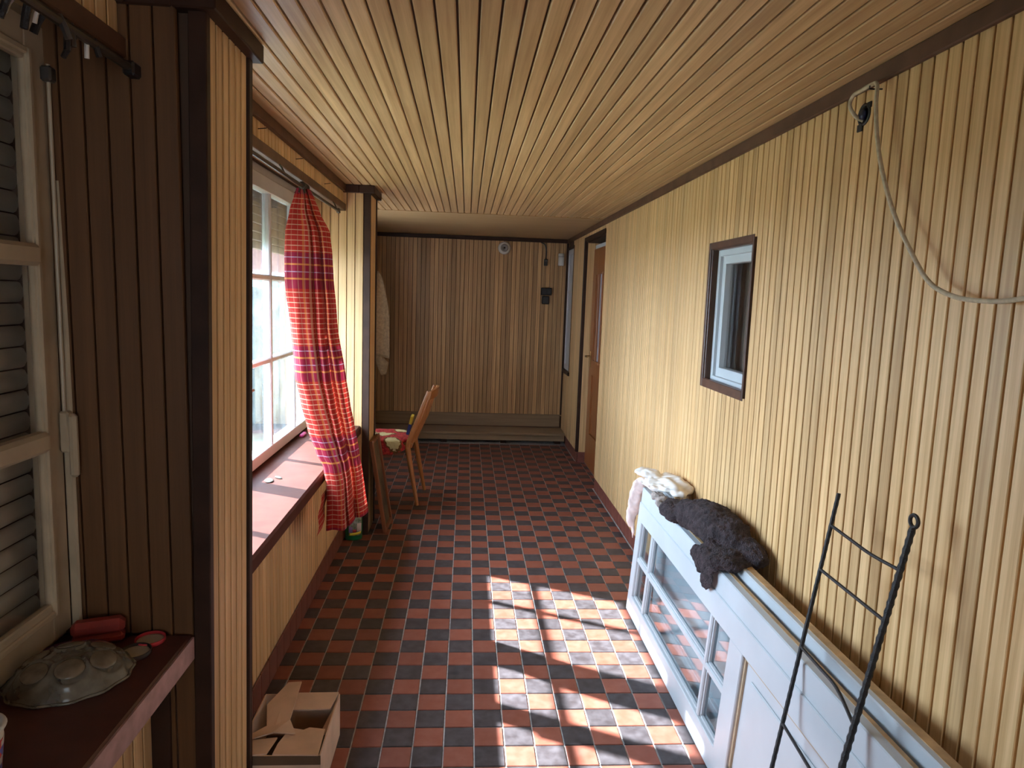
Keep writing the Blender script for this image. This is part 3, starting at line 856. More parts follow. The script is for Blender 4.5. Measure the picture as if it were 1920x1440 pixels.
rod2 = MB().tube([(-.690, .50, 1.895), (-.690, 1.50, 1.897)], .0085, 10).build('curtain_rod', M['rod'])
tag(rod2, 'bare dark curtain rod with dangling clips above the shuttered window', 'curtain rod')
MB().box(-.702, -.678, 1.49, 1.535, 1.882, 1.910, .004).build('end_stop', M['black'], rod2)
for k in range(11):
    yy = 1.14+.022*k+random.uniform(-.006, .006); dz = random.uniform(.015, .04); dx = random.uniform(-.02, .02)
    MB().tube([(-.690, yy, 1.905), (-.690+dx, yy+.004, 1.897-dz*.5), (-.690+dx*1.4, yy+random.uniform(-.01, .01), 1.893-dz)], random.uniform(.0035, .007), 6).build('clip', M['metal' if k % 3 else 'porcelain'] if k % 2 else M['iron'], rod2)

# little things on the sunlit sill
o = MB().box(-.885, -.862, 3.70, 3.78, ZS, ZS+.018, .006).build('pencil_case', M['pink'])
tag(o, 'tiny magenta plastic piece on the sunlit sill behind the curtain', 'plastic piece')
o = blob('crumb_litter', [((-.80, 2.83, ZS+.003), (.020, .035, .004), .3), ((-.775, 2.88, ZS+.003), (.012, .025, .004), .8)], plain('grey_litter', (.055, .047, .036), .8, .3, 60), amp=.002, voxel=.003)
tag(o, 'small grey scrap of litter lying on the sunlit sill', 'litter')

# ------------------------------------------------------------------ things on the dark sill
dish = empty('glass_dish', (-.770, 1.338, ZS+.0085), 'upturned oval pressed-glass dish with round bosses on the dark maroon sill', 'dish', rz=math.radians(27))
dish.rotation_euler = (math.radians(4.6), 0, math.radians(27))
v = []; f = []
nu, nr = 96, 40
bosses = [(.060, .027), (.002, .046), (-.058, .028), (.060, -.027), (.002, -.046), (-.058, -.028)]
for i in range(nr+1):
    r = i/nr
    for k in range(nu):
        a = 2*math.pi*k/nu; sc = 1+.022*math.cos(a*12)*r**5
        x_ = .110*r*sc*math.cos(a); y_ = .088*r*sc*math.sin(a)
        z_ = .050*(1-r**2.6)**.8
        for hx, hy in bosses:
            dd = math.hypot((x_-hx)/.031, (y_-hy)/.027)
            if dd < .86: z_ += .002*(1-(dd/.86)**2)
            elif dd < 1.2: z_ += .0048*math.sin((dd-.86)/.34*math.pi)
        v.append((x_, y_, z_))
for i in range(nr):
    for k in range(nu): f.append((i*nu+k, i*nu+(k+1) % nu, (i+1)*nu+(k+1) % nu, (i+1)*nu+k))
mesh_obj('dome', v, f, M['pressed'], dish, True)
MB().tube([(.111*math.cos(2*math.pi*k/72)*(1+.022*math.cos(12*2*math.pi*k/72)), .089*math.sin(2*math.pi*k/72)*(1+.022*math.cos(12*2*math.pi*k/72)), .002) for k in range(73)], .0030, 6).build('scalloped_rim', M['pressed'], dish, True)
boss_m = plain('amber_glass_boss', (.17, .125, .082), .2, .25, 40)
for hx, hy in bosses:
    r = math.hypot(hx/.110, hy/.088); zb = .050*(1-r**2.6)**.8
    nx, ny = hx*2.6*.8*.050*r**.6/.110/max(1e-3, .110)*.9, hy*2.6*.8*.050*r**.6/.088/.088*.9
    bo = MB().lathe([(1.0, -.10), (.96, .05), (.80, .22), (.5, .36), (.2, .42), (.0, .43)], 20).xf(Matrix.Diagonal((.0265, .0235, .011, 1))).build('boss', boss_m, dish, True)
    bo.location = (hx*.97, hy*.97, zb+.0035)
    bo.rotation_euler = Vector((nx*22, ny*22, 22)).to_track_quat('Z', 'Y').to_euler()
pl = empty('black_saucer', (-.806, 1.395, ZS), 'black plastic saucer with purple rim half under the glass dish', 'saucer')
MB().lathe([(.0, .0), (.055, .0), (.080, .010), (.083, .014), (.079, .014), (.054, .004), (.0, .004)], 40).build('saucer_body', M['bowl'], pl, True)
MB().lathe([(.0815, .0135), (.0845, .0138), (.0845, .0158), (.0815, .0155)], 40).build('rim', M['bowl_rim'], pl, True)
rc = empty('red_case', (-.797, 1.498, ZS), 'dusty red folded case standing at the back of the dark sill', 'case', rz=math.radians(20))
MB().box(-.052, .052, -.019, .019, .018, .052, .010).build('lid', M['red_case'], rc)
MB().box(-.051, .051, -.018, .018, .0, .020, .006).build('base', M['red_case'], rc)
def jar_lid(loc, rim, label, tilt):
    e = empty('jar_lid', loc, label, 'jar lid', 'jar lids on the dark sill'); e.rotation_euler = (tilt, 0, .3)
    MB().lathe([(.0, .0), (.030, .0), (.0315, .002), (.0315, .010), (.0295, .010), (.0295, .003), (.0, .003)], 32).build('rim', rim, e, True)
    MB().lathe([(.0, .003), (.028, .003), (.028, .0045), (.022, .0050), (.0, .0045)], 32).build('liner', M['lid_cream'], e, True)
jar_lid((-.686, 1.497, ZS), M['lid_red'], 'red-rimmed upturned jar lid nearest the sill corner', 0)
jar_lid((-.692, 1.440, ZS+.0012), M['lid_dark'], 'dark-rimmed upturned jar lid beside the glass dish', .03)
cup = empty('paper_cup', (-.760, 1.050, ZS), 'white cup with red and blue print at the left edge', 'cup')
cw_ = MB().lathe([(.0, 0), (.036, 0), (.044, .088), (.0415, .088), (.034, .005), (.0, .005)], 36).build('cup_wall', M['porcelain'], cup, True)
MB().tube([(.0445*math.cos(2*math.pi*k/36), .0445*math.sin(2*math.pi*k/36), .088) for k in range(37)], .0035, 8).build('rolled_rim', M['porcelain'], cup, True)
def print_mat():
    mt, nt, b, out = new_mat('red_blue_print')
    tc = N(nt, 'ShaderNodeTexCoord'); vo = N(nt, 'ShaderNodeTexVoronoi'); vo.inputs['Scale'].default_value = 70
    nt.links.new(tc.outputs['Object'], vo.inputs['Vector'])
    rp = N(nt, 'ShaderNodeValToRGB'); rp.color_ramp.interpolation = 'CONSTANT'
    e = rp.color_ramp.elements; e[0].color = (.55, .03, .02, 1); e[1].position = .45; e[1].color = (.10, .09, .35, 1)
    e2 = e.new(.7); e2.color = (.6, .55, .5, 1)
    sp = N(nt, 'ShaderNodeSeparateColor'); nt.links.new(vo.outputs['Color'], sp.inputs[0]); nt.links.new(sp.outputs[0], rp.inputs[0])
    nt.links.new(rp.outputs[0], b.inputs['Base Color']); return mt
MB().lathe([(.0375, .012), (.0378, .012), (.0432, .068), (.0428, .068)], 36).build('printed_band', print_mat(), cw_, True)

# ------------------------------------------------------------------ cardboard box
bx = empty('cardboard_box', (-.505, 1.995, 0), 'torn open cardboard box on the tiles beside the near pier', 'box')
bx0, bx1, by0, by1, bh = -.625, -.385, 1.842, 2.150, .148
T = .004
child(MB().box(bx0, bx1, by0, by1, 0.001, T), 'bottom', M['card_in'], bx)
child(MB().box(bx0, bx0+T, by0, by1, T, bh), 'side', M['card'], bx)
child(MB().box(bx1-T, bx1, by0, by1, T, bh), 'side', M['card'], bx)
child(MB().box(bx0+T, bx1-T, by0, by0+T, T, bh), 'side', M['card'], bx)
child(MB().box(bx0+T, bx1-T, by1-T, by1, T, bh), 'side', M['card'], bx)
def sheet(pts, t=.004):
    """flat or bent sheet from a ring of points, thickened downwards"""
    n = len(pts); v = [Vector(q) for q in pts]+[Vector(q)-Vector((0, 0, t)) for q in pts]
    return MB().add(v, [tuple(range(n)), tuple(range(2*n-1, n-1, -1))]+[(k, (k+1) % n, n+(k+1) % n, n+k) for k in range(n)])
child(sheet([(bx0+.07, by1, bh+.004), (bx1-.004, by1, bh+.006), (bx1-.018, by1-.072, bh-.006), (bx0+.06, by1-.078, bh-.008)]), 'flap', M['card'], bx)
child(sheet([(bx0+.105, by0+.002, bh+.004), (bx1-.006, by0-.002, bh+.004), (bx1-.012, by0+.128, bh-.004), (bx1-.06, by0+.135, bh-.003), (bx1-.075, by0+.122, bh-.002), (bx0+.125, by0+.125, bh+.003), (bx0+.108, by0+.05, bh+.004)]), 'flap', M['card'], bx)
child(sheet([(bx0, by0+.07, bh+.006), (bx0+.055, by0+.125, bh+.010), (bx0+.03, by1-.09, bh+.020), (bx0+.075, by1-.005, bh+.044), (bx0+.118, by1-.01, bh+.050), (bx0+.122, by0+.135, bh+.024), (bx0+.150, by0+.085, bh+.012), (bx0+.085, by0+.085, bh+.016), (bx0+.03, by0+.062, bh+.012)]), 'flap', M['card'], bx)
child(sheet([(bx0+.004, by0-.002, bh+.003), (bx0+.088, by0+.006, bh+.004), (bx0+.100, by0+.075, bh+.006), (bx0+.02, by0+.066, bh+.004)]), 'flap', M['card'], bx)
child(sheet([(bx1-.003, by0+.12, bh), (bx1-.002, by1-.006, bh), (bx1-.018, by1-.02, bh-.035), (bx1-.034, by0+.20, bh-.05), (bx1-.020, by0+.14, bh-.03)]), 'flap', M['card'], bx)
child(MB().box(bx0-.001, bx1+.001, by0-.0012, by0-.0002, .120, .148), 'tape_edge', M['card_in'], bx)

# ------------------------------------------------------------------ two white door leaves lying along the right wall
def shear(o, k, x0):
    for v in o.data.vertices: v.co.x += x0+k*v.co.z
    return o
KF, XF = .0725, .800
lf = empty('glazed_door_leaf', (XF, 2.1, 0), 'white glazed door leaf lying on its long edge against the right wall', 'door leaf')
def lpart(mb, name, mat, par=lf, k=KF, x0=XF):
    for q in mb.v: q.x += x0+k*q.z
    o = mb.build(name, mat, None)
    top = par
    if par.type == 'EMPTY':
        o.parent = par; o.matrix_parent_inverse = Matrix.Translation(par.location).inverted()
    else:
        o.parent = par
    return o
Y0, Y1, H = 1.10, 3.10, .600
fr = MB()
fr.box(0, .040, Y0, Y1, 0, .088, .003).box(0, .040, Y0, Y1, .446, .530, .003).box(.005, .040, Y0, Y1, .527, H, .003)
fr.box(0, .040, 3.036, Y1, .08, .45, .003).box(0, .040, 1.850, 1.950, .08, .45, .003).box(0, .040, Y0, 1.22, .08, .45, .003)
lframe = lpart(fr, 'frame', M['white'])
lpart(MB().box(.030, .041, Y0+.001, Y1-.001, H-.001, H+.0012), 'bare_top_edge', M['raw_wood'])
for yy in (2.862, 2.118):
    lpart(MB().box(.004, .034, yy-.011, yy+.011, .086, .448, .004), 'glazing_bar', M['white'])
lpart(MB().box(.0045, .0335, 1.948, 3.038, .258, .280, .004), 'glazing_bar', M['white'])
for a, b in ((1.95, 2.107), (2.129, 2.851), (2.873, 3.036)):
    for c, d in ((.088, .259), (.279, .446)):
        pane_ = lpart(MB().box(.020, .0235, a-.004, b+.004, c-.003, d+.003), 'pane', M['glass_leaf'])
        lpart(MB().box(.012, .020, a, b, c, c+.008).box(.012, .020, a, b, d-.008, d).box(.012, .020, a, a+.008, c, d).box(.012, .020, b-.008, b, c, d), 'glazing_bead', M['white'], pane_)
pn = lpart(MB().box(.016, .032, 1.215, 1.855, .083, .452), 'panel', M['white'])
lpart(MB().box(.010, .018, 1.30, 1.80, .15, .395, .006), 'raised_field', M['white'], pn)
lpart(MB().box(.009, .0165, 1.84, 1.852, .088, .446).box(.009, .0165, 1.22, 1.85, .088, .098).box(.009, .0165, 1.22, 1.85, .436, .446), 'moulding', M['cream'], pn)

KB, XB = .030, .882
lb = empty('plain_door_leaf', (XB, 2.0, 0), 'second white door leaf wedged between the glazed leaf and the slatted wall', 'door leaf')
fr = MB()
fr.box(0, .038, 1.02, 2.96, 0, .09, .003).box(0, .038, 1.02, 2.96, .50, .628, .003).box(0, .038, 2.86, 2.96, .09, .50, .003).box(0, .038, 1.02, 1.14, .09, .50, .003).box(0, .038, 1.86, 1.96, .09, .50, .003)
lpart(fr, 'frame', M['white'], lb, KB, XB)
lpart(MB().box(.012, .026, 1.13, 1.87, .085, .505), 'panel', M['white'], lb, KB, XB)
lpart(MB().box(.012, .026, 1.95, 2.87, .085, .505), 'panel', M['white'], lb, KB, XB)
lpart(MB().box(.016, .0385, 1.021, 2.959, .6275, .6295), 'bare_top_edge', M['raw_wood'], lb, KB, XB)
lpart(MB().box(-.001, .0, 1.275, 1.281, .575, .583), 'nail_hole', M['iron'], lb, KB, XB)

# ------------------------------------------------------------------ cloths on the leaves
dk = blob('dark_fleece', [((.922, 2.37, .668), (.088, .225, .066), .05), ((.862, 2.65, .632), (.060, .115, .038), -.2), ((.895, 2.52, .650), (.066, .13, .050), 0),
     ((.958, 2.17, .648), (.050, .12, .046), .1), ((.885, 2.16, .632), (.085, .115, .032), .0), ((.832, 2.20, .606), (.018, .11, .026), .0), ((.826, 2.24, .585), (.015, .075, .040), 0), ((.823, 2.15, .562), (.012, .045, .045), .1),
     ((.915, 2.24, .662), (.085, .030, .020), .3), ((.880, 2.09, .634), (.060, .030, .018), -.2), ((.905, 2.12, .650), (.06, .022, .016), .5)],
     M['fleece'], voxel=.0045, fuzz=.0042, amp=.0075, freq=17, fold=.0022, fdir=(.3, 1, .2), ffreq=45, seed=2.)
tag(dk, 'dark brown fleece bundled on top of the leaning white door leaves', 'blanket')
wr_ = empty('white_rag', (.90, 3.0, .62), 'crumpled white rag draped over the far corner of the door leaves', 'rag')
def wpart(o):
    o.parent = wr_; o.matrix_parent_inverse = Matrix.Translation(wr_.location).inverted()
wpart(blob('cloth', [((.93, 2.98, .652), (.095, .15, .018), -.3), ((.865, 3.10, .668), (.062, .075, .022), .2), ((.965, 2.90, .648), (.052, .11, .016), -.45), ((.90, 3.05, .628), (.075, .12, .014), .1), ((.94, 2.93, .668), (.07, .11, .012), -.5)], M['bag'], voxel=.005, amp=.010, freq=13, fold=.004, fdir=(.9, .5, .3), ffreq=26, seed=5.))
wpart(blob('hanging_corner', [((.838, 3.118, .60), (.040, .022, .040), 0), ((.822, 3.128, .53), (.036, .016, .085), 0), ((.808, 3.130, .455), (.026, .012, .065), 0), ((.820, 3.126, .39), (.009, .008, .055), 0)], M['pink_rag'], voxel=.004, amp=.006, freq=20, fold=.003, fdir=(1, .3, 0), ffreq=50, seed=9.))
gr_ = blob('grey_rag', [((.862, 2.86, .622), (.030, .07, .016), .1), ((.842, 2.80, .612), (.012, .05, .018), 0)], plain('stained_grey_rag', (.30, .24, .21), .9, .4, 30), voxel=.004, amp=.010, freq=30, seed=4.)
tag(gr_, 'small stained grey rag between the white rag and the fleece', 'rag')

# ------------------------------------------------------------------ black iron rack
b1 = lambda t: Vector((.668, 1.416, 0))+t*Vector((.279, .209, 1.004))
b2 = lambda t: Vector((.638, 1.18, 0))+t*Vector((.31, .158, 1.013))
rk = empty('iron_rack', (.66, 1.3, 0), 'black iron ladder-like rack of ribbed bars leaning on the door leaves', 'rack')
n = 110
child(MB().tube([b1(.006+.994*k/n) for k in range(n+1)], [.0050+(.0006 if k % 2 else 0) for k in range(n+1)], 8), 'bar', M['iron'], rk)
child(MB().tube([b2(.006+.994*k/n) for k in range(n+1)], [.0062+(.0016 if k % 2 else 0) for k in range(n+1)], 8), 'bar', M['iron'], rk)
top = b2(1.0)+Vector((.003, .002, .014))
child(MB().tube([top+Vector((math.cos(2*math.pi*k/24)*.0*1, math.cos(2*math.pi*k/24)*.013, math.sin(2*math.pi*k/24)*.013)) for k in range(25)], .0042, 8), 'ring', M['iron'], rk)
for ta, tb, bend in ((.922, .913, (-.004, .0, -.004)), (.816, .81, (0, 0, 0)), (.632, .600, (.006, 0, .016)), (.455, .445, (0, 0, 0)), (.26, .25, (0, 0, 0))):
    a, b = b1(ta), b2(tb)
    pts = catmull([a, a.lerp(b, .35)+Vector(bend)*.6, a.lerp(b, .65)+Vector(bend), b], 6)
    child(MB().tube(pts, .0040, 8), 'rung', M['iron'], rk)

# ------------------------------------------------------------------ chair
ch = empty('wooden_chair', (-.55, 4.88, 0), 'honey-brown wooden chair with slatted back facing the left wall', 'chair')
for fx, fy, tx, ty in ((-.312, 4.685, -.388, 4.715), (-.286, 5.075, -.362, 5.045), (-.800, 4.690, -.755, 4.72), (-.790, 5.075, -.750, 5.045)):
    child(MB().tube([(fx, fy, .0), (fx+(tx-fx)*.5, fy+(ty-fy)*.5, .20), (tx, ty, .405)], [.0125, .0165, .020], 12), 'leg', M['chair'], ch, ang=40)
for (ax, ay, bx_, by_) in ((-.392, 4.712, -.248, 4.725), (-.366, 5.048, -.222, 5.06)):
    child(MB().tube([(ax, ay, .395), (ax+.012, ay, .44), (ax+(bx_-ax)*.55, (ay+by_)/2, .62), (bx_, by_, .800)], [.017, .018, .016, .013], 12), 'back_post', M['chair'], ch, ang=40)
child(MB().box(-.775, -.355, 4.712, 5.05, .398, .428, .008), 'seat', M['chair'], ch)
def back_rail(z0, z1, dx, t, bulge):
    v = []; f = []; n = 16
    for k in range(n+1):
        s_ = k/n; y_ = 4.712+(5.062-4.712)*s_; x_ = -.250+.028*s_+dx+bulge*math.sin(math.pi*s_)
        hz = .012*math.sin(math.pi*s_)
        v += [(x_, y_, z0), (x_+t, y_, z0), (x_+t+.012, y_, z1+hz), (x_+.012, y_, z1+hz)]
        if k:
            a = 4*(k-1); f += [(a+i, a+(i+1) % 4, a+4+(i+1) % 4, a+4+i) for i in range(4)]
    f += [(0, 1, 2, 3), (4*n, 4*n+1, 4*n+2, 4*n+3)]
    return MB().add(v, f)
child(back_rail(.745, .802, -.006, .016, .030), 'top_rail', M['chair'], ch, ang=40)
for k in range(5):
    s_ = (k+1)/6
    y_ = 4.712+.35*s_
    xb = -.378+.026*s_+.016*math.sin(math.pi*s_); xt = -.258+.028*s_+.028*math.sin(math.pi*s_)
    child(MB().tube([(xb, y_, .42), ((xb+xt)/2+.012, y_, .60), (xt, y_, .760)], [.009, .010, .008], 8), 'spindle', M['chair'], ch, ang=40)

def cushion_mat():
    mt, nt, b, out = new_mat('red_tufted_cushion')
    geo = N(nt, 'ShaderNodeNewGeometry'); sp = N(nt, 'ShaderNodeSeparateXYZ'); nt.links.new(geo.outputs['Position'], sp.inputs[0])
    nz = N(nt, 'ShaderNodeTexNoise'); nz.inputs['Scale'].default_value = 60; nt.links.new(geo.outputs['Position'], nz.inputs['Vector'])
    wob = math_node(nt, 'MULTIPLY', math_node(nt, 'ADD', nz.outputs['Fac'], -.5), .5)
    # height counts as depth where the cloth hangs over the near edge
    yy = math_node(nt, 'ADD', sp.outputs[1], math_node(nt, 'MULTIPLY', math_node(nt, 'SUBTRACT', sp.outputs[2], .465), .9))
    prev = None
    def mix(fac, c, prev):
        mx = N(nt, 'ShaderNodeMix', data_type='RGBA'); nt.links.new(fac, mx.inputs['Factor'])
        if isinstance(prev, tuple): mx.inputs['A'].default_value = rgb(prev)
        else: nt.links.new(prev, mx.inputs['A'])
        mx.inputs['B'].default_value = rgb(c); return mx.outputs['Result']
    rr = N(nt, 'ShaderNodeValToRGB'); rr.color_ramp.elements[0].color = (.30, .012, .022, 1); rr.color_ramp.elements[1].color = (.52, .045, .035, 1)
    rr.color_ramp.elements[0].position = .4; rr.color_ramp.elements[1].position = .6
    nt.links.new(nz.outputs['Fac'], rr.inputs[0]); c = rr.outputs[0]
    leaves = [(-.485, 4.66, .046, .070, .5), (-.57, 4.83, .08, .045, .1), (-.70, 4.88, .08, .05, -.3), (-.66, 4.70, .05, .04, .6), (-.45, 4.98, .05, .05, 0)]
    ds = []
    for cx, cy, a, b_, r in leaves:
        dx = math_node(nt, 'ADD', sp.outputs[0], -cx); dy = math_node(nt, 'ADD', yy, -cy)
        px = math_node(nt, 'DIVIDE', math_node(nt, 'ADD', math_node(nt, 'MULTIPLY', dx, math.cos(r)), math_node(nt, 'MULTIPLY', dy, math.sin(r))), a)
        py = math_node(nt, 'DIVIDE', math_node(nt, 'SUBTRACT', math_node(nt, 'MULTIPLY', dy, math.cos(r)), math_node(nt, 'MULTIPLY', dx, math.sin(r))), b_)
        d = math_node(nt, 'ADD', math_node(nt, 'SQRT', math_node(nt, 'ADD', math_node(nt, 'MULTIPLY', px, px), math_node(nt, 'MULTIPLY', py, py))), wob)
        ds.append(d)
    d = ds[0]
    for e in ds[1:]: d = math_node(nt, 'MINIMUM', d, e)
    c = mix(math_node(nt, 'LESS_THAN', d, 1.22), (.16, .07, .02), c)
    c = mix(math_node(nt, 'LESS_THAN', d, 1.0), (.62, .54, .28), c)
    nt.links.new(c, b.inputs['Base Color']); b.inputs['Roughness'].default_value = .95
    bp = N(nt, 'ShaderNodeBump'); bp.inputs['Strength'].default_value = .8; bp.inputs['Distance'].default_value = .006
    nt.links.new(nz.outputs['Fac'], bp.inputs['Height']); nt.links.new(bp.outputs[0], b.inputs['Normal'])
    return mt
cu = blob('seat_cushion', [((-.62, 4.87, .452), (.20, .22, .026), 0), ((-.50, 4.80, .452), (.13, .15, .026), 0), ((-.70, 4.80, .452), (.12, .14, .026), 0), ((-.50, 4.97, .452), (.11, .10, .024), 0), ((-.70, 4.97, .452), (.11, .10, .024), 0),
     ((-.56, 4.673, .412), (.17, .018, .060), .0), ((-.70, 4.672, .420), (.10, .018, .055), .0), ((-.47, 4.672, .420), (.07, .020, .045), 0)],
     cushion_mat(), voxel=.008, amp=.006, freq=22, seed=3.)
tag(cu, 'shaggy red cushion with cream leaves on the wooden chair', 'cushion')
pk = empty('packet', (-.398, 4.86, .475), 'small yellow and blue packet propped against the chair back', 'packet')
pk.rotation_euler = (0, .24, 0)
MB().box(-.010, .010, -.05, .05, .0, .075, .003).build('lower_half', M['blue'], pk)
MB().box(-.010, .010, -.05, .05, .075, .135, .003).build('upper_half', M['yellow'], pk)

# ------------------------------------------------------------------ picture frame leaning on the far pier
pf = empty('picture_frame', (-.462, 4.235, .003), 'reddish wooden picture frame leaning against the far pier by the chair', 'picture frame')
pf.rotation_euler = (0, -math.atan2(.090, .57), math.radians(-2))
wd, ht = .255, .578
for nm, mb in (('stile', MB().box(-.014, .010, -wd/2, -wd/2+.024, 0, ht, .003)), ('stile', MB().box(-.014, .010, wd/2-.024, wd/2, 0, ht, .003)),
               ('rail', MB().box(-.014, .010, -wd/2+.024, wd/2-.024, 0, .024, .003)), ('rail', MB().box(-.014, .010, -wd/2+.024, wd/2-.024, ht-.024, ht, .003))):
    mb.build(nm, M['frame'], pf)
MB().box(-.010, -.004, -wd/2+.020, wd/2-.020, .02, ht-.02).build('backing', M['backing'], pf)

# ------------------------------------------------------------------ green bottle
bt = empty('green_bottle', (-.640, 4.005, 0), 'green plastic bottle with flower label standing under the curtain hem', 'bottle', rz=.12)
MB().lathe([(.0, .0), (.044, .0), (.050, .008), (.051, .10), (.050, .19), (.040, .225), (.018, .240), (.016, .262), (.0, .262)], 32, (0, 0, 0), 1., .62).build('bottle_body', M['bottle'], bt, True)
MB().lathe([(.019, .258), (.019, .285), (.016, .289), (.0, .289)], 24).build('cap', M['cap'], bt, True)
def patch(a0, a1, z0, z1, r, name, mat, skew=0., par_=None):
    v = []; f = []; n = 10
    for k in range(n+1):
        a = a0+(a1-a0)*k/n
        for z in (z0, z1):
            for q in (r-.0006, r): v.append((q*math.cos(a), q*.62*math.sin(a), z+skew*k/n))
        if k:
            b = 4*(k-1); c = 4*k
            f += [(b+1, c+1, c+3, b+3), (b, b+2, c+2, c), (b, c, c+1, b+1), (b+2, b+3, c+3, c+2)]
    f += [(0, 1, 3, 2), (4*n, 4*n+2, 4*n+3, 4*n+1)]
    return mesh_obj(name, v, f, mat, par_ or bt, True)
R_ = math.radians
lbl = patch(R_(-125), R_(-28), .030, .165, .0522, 'label', plain('flower_label', (.30, .30, .24), .5, .5, 60, c2=(.06, .10, .04)))
patch(R_(-118), R_(-34), .030, .045, .0528, 'label_band', M['yellow'], .010, lbl)
patch(R_(-95), R_(-72), .050, .068, .0528, 'label_flower', M['lid_red'], 0., lbl)
patch(R_(-122), R_(-97), .050, .085, .0528, 'label_flower', plain('violet_print', (.22, .14, .32), .5), 0., lbl)
patch(R_(-68), R_(-32), .056, .105, .0528, 'label_flower', plain('pale_pink_print', (.60, .48, .44), .5), 0., lbl)

# ------------------------------------------------------------------ towel at the far left
tw = empty('towel', (-.80, 6.40, .76), 'beige towel hanging beyond the far pier in front of the end wall', 'towel')
def sheetgrid(fn, nu_, nv_, name, mat, par, t=.006):
    v = []; f = []
    for s_ in (0, 1):
        for i in range(nu_+1):
            for j in range(nv_+1):
                v.append(Vector(fn(i/nu_, j/nv_))+Vector((0, t*s_, 0)))
    q = (nu_+1)*(nv_+1)
    for i in range(nu_):
        for j in range(nv_):
            a = i*(nv_+1)+j; f.append((a, a+1, a+nv_+2, a+nv_+1)); f.append((q+a, q+a+nv_+1, q+a+nv_+2, q+a+1))
    ring = [i*(nv_+1) for i in range(nu_+1)]+[nu_*(nv_+1)+j for j in range(1, nv_+1)]+[i*(nv_+1)+nv_ for i in range(nu_-1, -1, -1)]+[j for j in range(nv_-1, 0, -1)]
    for a, b in zip(ring, ring[1:]+ring[:1]): f.append((a, b, q+b, q+a))
    o = mesh_obj(name, v, f, mat, None, True); o.parent = par; o.matrix_parent_inverse = Matrix.Translation(par.location).inverted(); return o
def tw1(u, w):
    z = 1.66-.80*w; xr_ = -.815+.10*min(1, w*2.0)**.6+.012*w; xl_ = -.94
    return (xl_+(xr_-xl_)*u, 6.40+.018*math.sin(u*9+w*2)+.02*u, z-(.10*(1-u)*w if w > .5 else 0)*0+.13*w*w*(-1+u)*-.4)
sheetgrid(tw1, 18, 24, 'towel_front', M['towel'], tw)
def tw2(u, w):
    z0 = .95-.13*u; z = z0-w*(.17-.10*abs(u-.62)*1.6)
    return (-.86+.145*u-.02*w*u, 6.430+.008*math.sin(u*7), z)
sheetgrid(tw2, 12, 8, 'towel_fold', M['towel'], tw)
child(MB().box(-.985, -.92, 6.405, 6.435, 1.63, 1.67, .005).tube([(-.95, 6.42, 1.65), (-.85, 6.42, 1.645), (-.845, 6.42, 1.675)], .006, 8), 'wall_hook', M['metal'], tw)

# ------------------------------------------------------------------ fittings on the end wall
YW = YB-.010
def fit(name, loc, label, cat): return empty(name, loc, label, cat)
RX = Matrix.Rotation(math.pi/2, 4, 'X')
e = fit('lamp_holder', (.362, YW, 1.957), 'round white porcelain lamp holder high on the end wall', 'lamp holder')
MB().lathe([(.0, 0), (.062, 0), (.064, .012), (.058, .030), (.048, .034), (.0, .034)], 32).xf(RX).build('base', M['porcelain'], e, True)
MB().lathe([(.040, .033), (.034, .062), (.026, .062), (.020, .040), (.0, .040)], 28).xf(RX).build('collar', plain('grey_porcelain', (.30, .27, .24), .35), e, True)
MB().lathe([(.0, .041), (.010, .041), (.008, .052), (.0, .053)], 16).xf(RX).build('contact', M['iron'], e, True)
e = fit('plug_cable', (.79, YW, 1.835), 'black cable with plug hanging below the end wall cornice', 'cable')
child(MB().tube(catmull([(.735, YW-.010, 2.028), (.775, YW-.012, 2.005), (.792, YW-.012, 1.94), (.790, YW-.014, 1.86)], 6), .0055, 8), 'wire', M['black'], e)
child(MB().box(.772, .808, YW-.030, YW-.001, 1.795, 1.862, .004), 'plug', M['black'], e)
child(MB().box(.776, .804, YW-.032, YW-.029, 1.840, 1.846), 'plug_ridge', M['metal'], e)
e = fit('white_sensor', (.943, YW, 1.80), 'white cylindrical sensor beside the corner on the end wall', 'sensor')
MB().lathe([(.0, 0), (.026, .0), (.029, .004), (.029, .118), (.026, .122), (.0, .122)], 24, (0, -.032, 0)).build('sensor_body', M['porcelain'], e, True)
MB().lathe([(.0296, .088), (.0300, .0885), (.0300, .0915), (.0296, .092)], 24, (0, -.032, 0)).build('seam', M['metal'], e, True)
MB().box(-.012, .012, -.008, 0, .02, .1).build('mount', M['porcelain'], e)
e = fit('switch_box', (.806, YW, 1.535), 'wide black switch box above the socket on the end wall', 'switch')
MB().box(-.056, .056, -.042, 0, -.038, .038, .006).build('housing', M['black'], e)
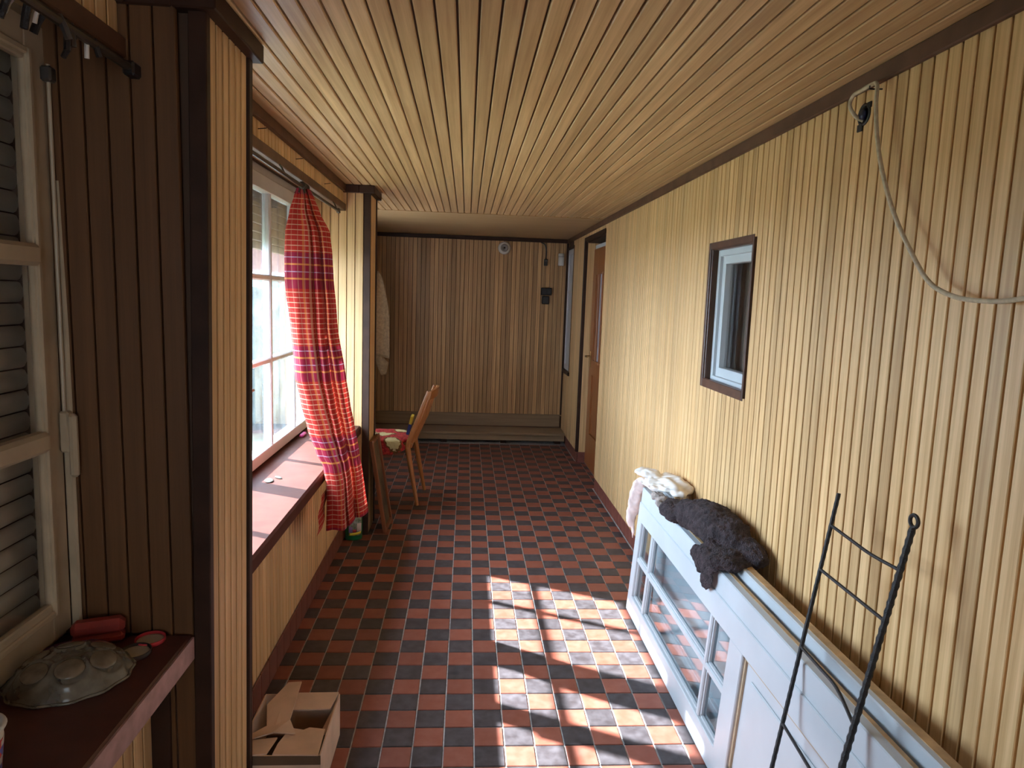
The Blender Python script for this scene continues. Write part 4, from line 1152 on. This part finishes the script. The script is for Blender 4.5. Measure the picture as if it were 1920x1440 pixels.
MB().box(-.045, -.003, -.047, -.041, -.026, .026, .003).build('rocker', M['black'], e)
MB().box(.003, .045, -.047, -.041, -.026, .026, .003).build('rocker', M['black'], e)
e = fit('socket_box', (.802, YW, 1.448), 'smaller black socket box below the switch on the end wall', 'socket')
MB().box(-.038, .038, -.040, 0, -.042, .042, .006).build('housing', M['black'], e)
MB().box(-.030, .030, -.045, -.039, -.034, .030, .004).build('flap', M['black'], e)

# ------------------------------------------------------------------ cord on the right wall
cord = empty('electric_cable', (1.0, 1.80, 1.97), 'beige cord looping from a wall hole over a nail on the right wall', 'cord')
pts = catmull([(1.028, 1.803, 1.952), (1.004, 1.812, 1.965), (.990, 1.823, 1.995), (.988, 1.806, 2.016), (.990, 1.770, 2.020), (.991, 1.730, 2.022), (.990, 1.705, 2.014), (.984, 1.690, 1.960), (.980, 1.665, 1.880), (.978, 1.625, 1.790), (.978, 1.565, 1.690), (.978, 1.490, 1.600), (.980, 1.420, 1.530), (.984, 1.350, 1.500), (.985, 1.270, 1.490), (.984, 1.180, 1.493), (.984, 1.050, 1.52), (.985, .90, 1.60)], 8)
child(MB().tube(pts, .0050, 10), 'cable', M['cord'], cord, True)
child(MB().tube([(XR+.004, 1.728, 2.012), (.984, 1.727, 2.010), (.982, 1.722, 2.016)], .002, 6), 'nail', M['iron'], cord)
ho = empty('wall_outlet', (XR, 1.797, 1.968), 'black round outlet hole in the slats under the right cornice', 'outlet')
RYm = Matrix.Rotation(-math.pi/2, 4, 'Y')
MB().lathe([(.0, .0), (.028, .0), (.028, .003), (.022, .004), (.020, -.006), (.0, -.006)], 28).xf(RYm).build('outlet_ring', M['black'], ho, True)
MB().lathe([(.0, .001), (.014, .001), (.012, .010), (.0, .011)], 20).xf(RYm).build('outlet_core', plain('dark_blue_insulation', (.006, .010, .04), .3), ho, True)
MB().box(-.004, 0, .002, .024, -.040, -.022).build('chipped_edge', M['iron'], ho)
MB().box(-.004, 0, -.030, -.014, .012, .026).build('chipped_edge', M['iron'], ho)
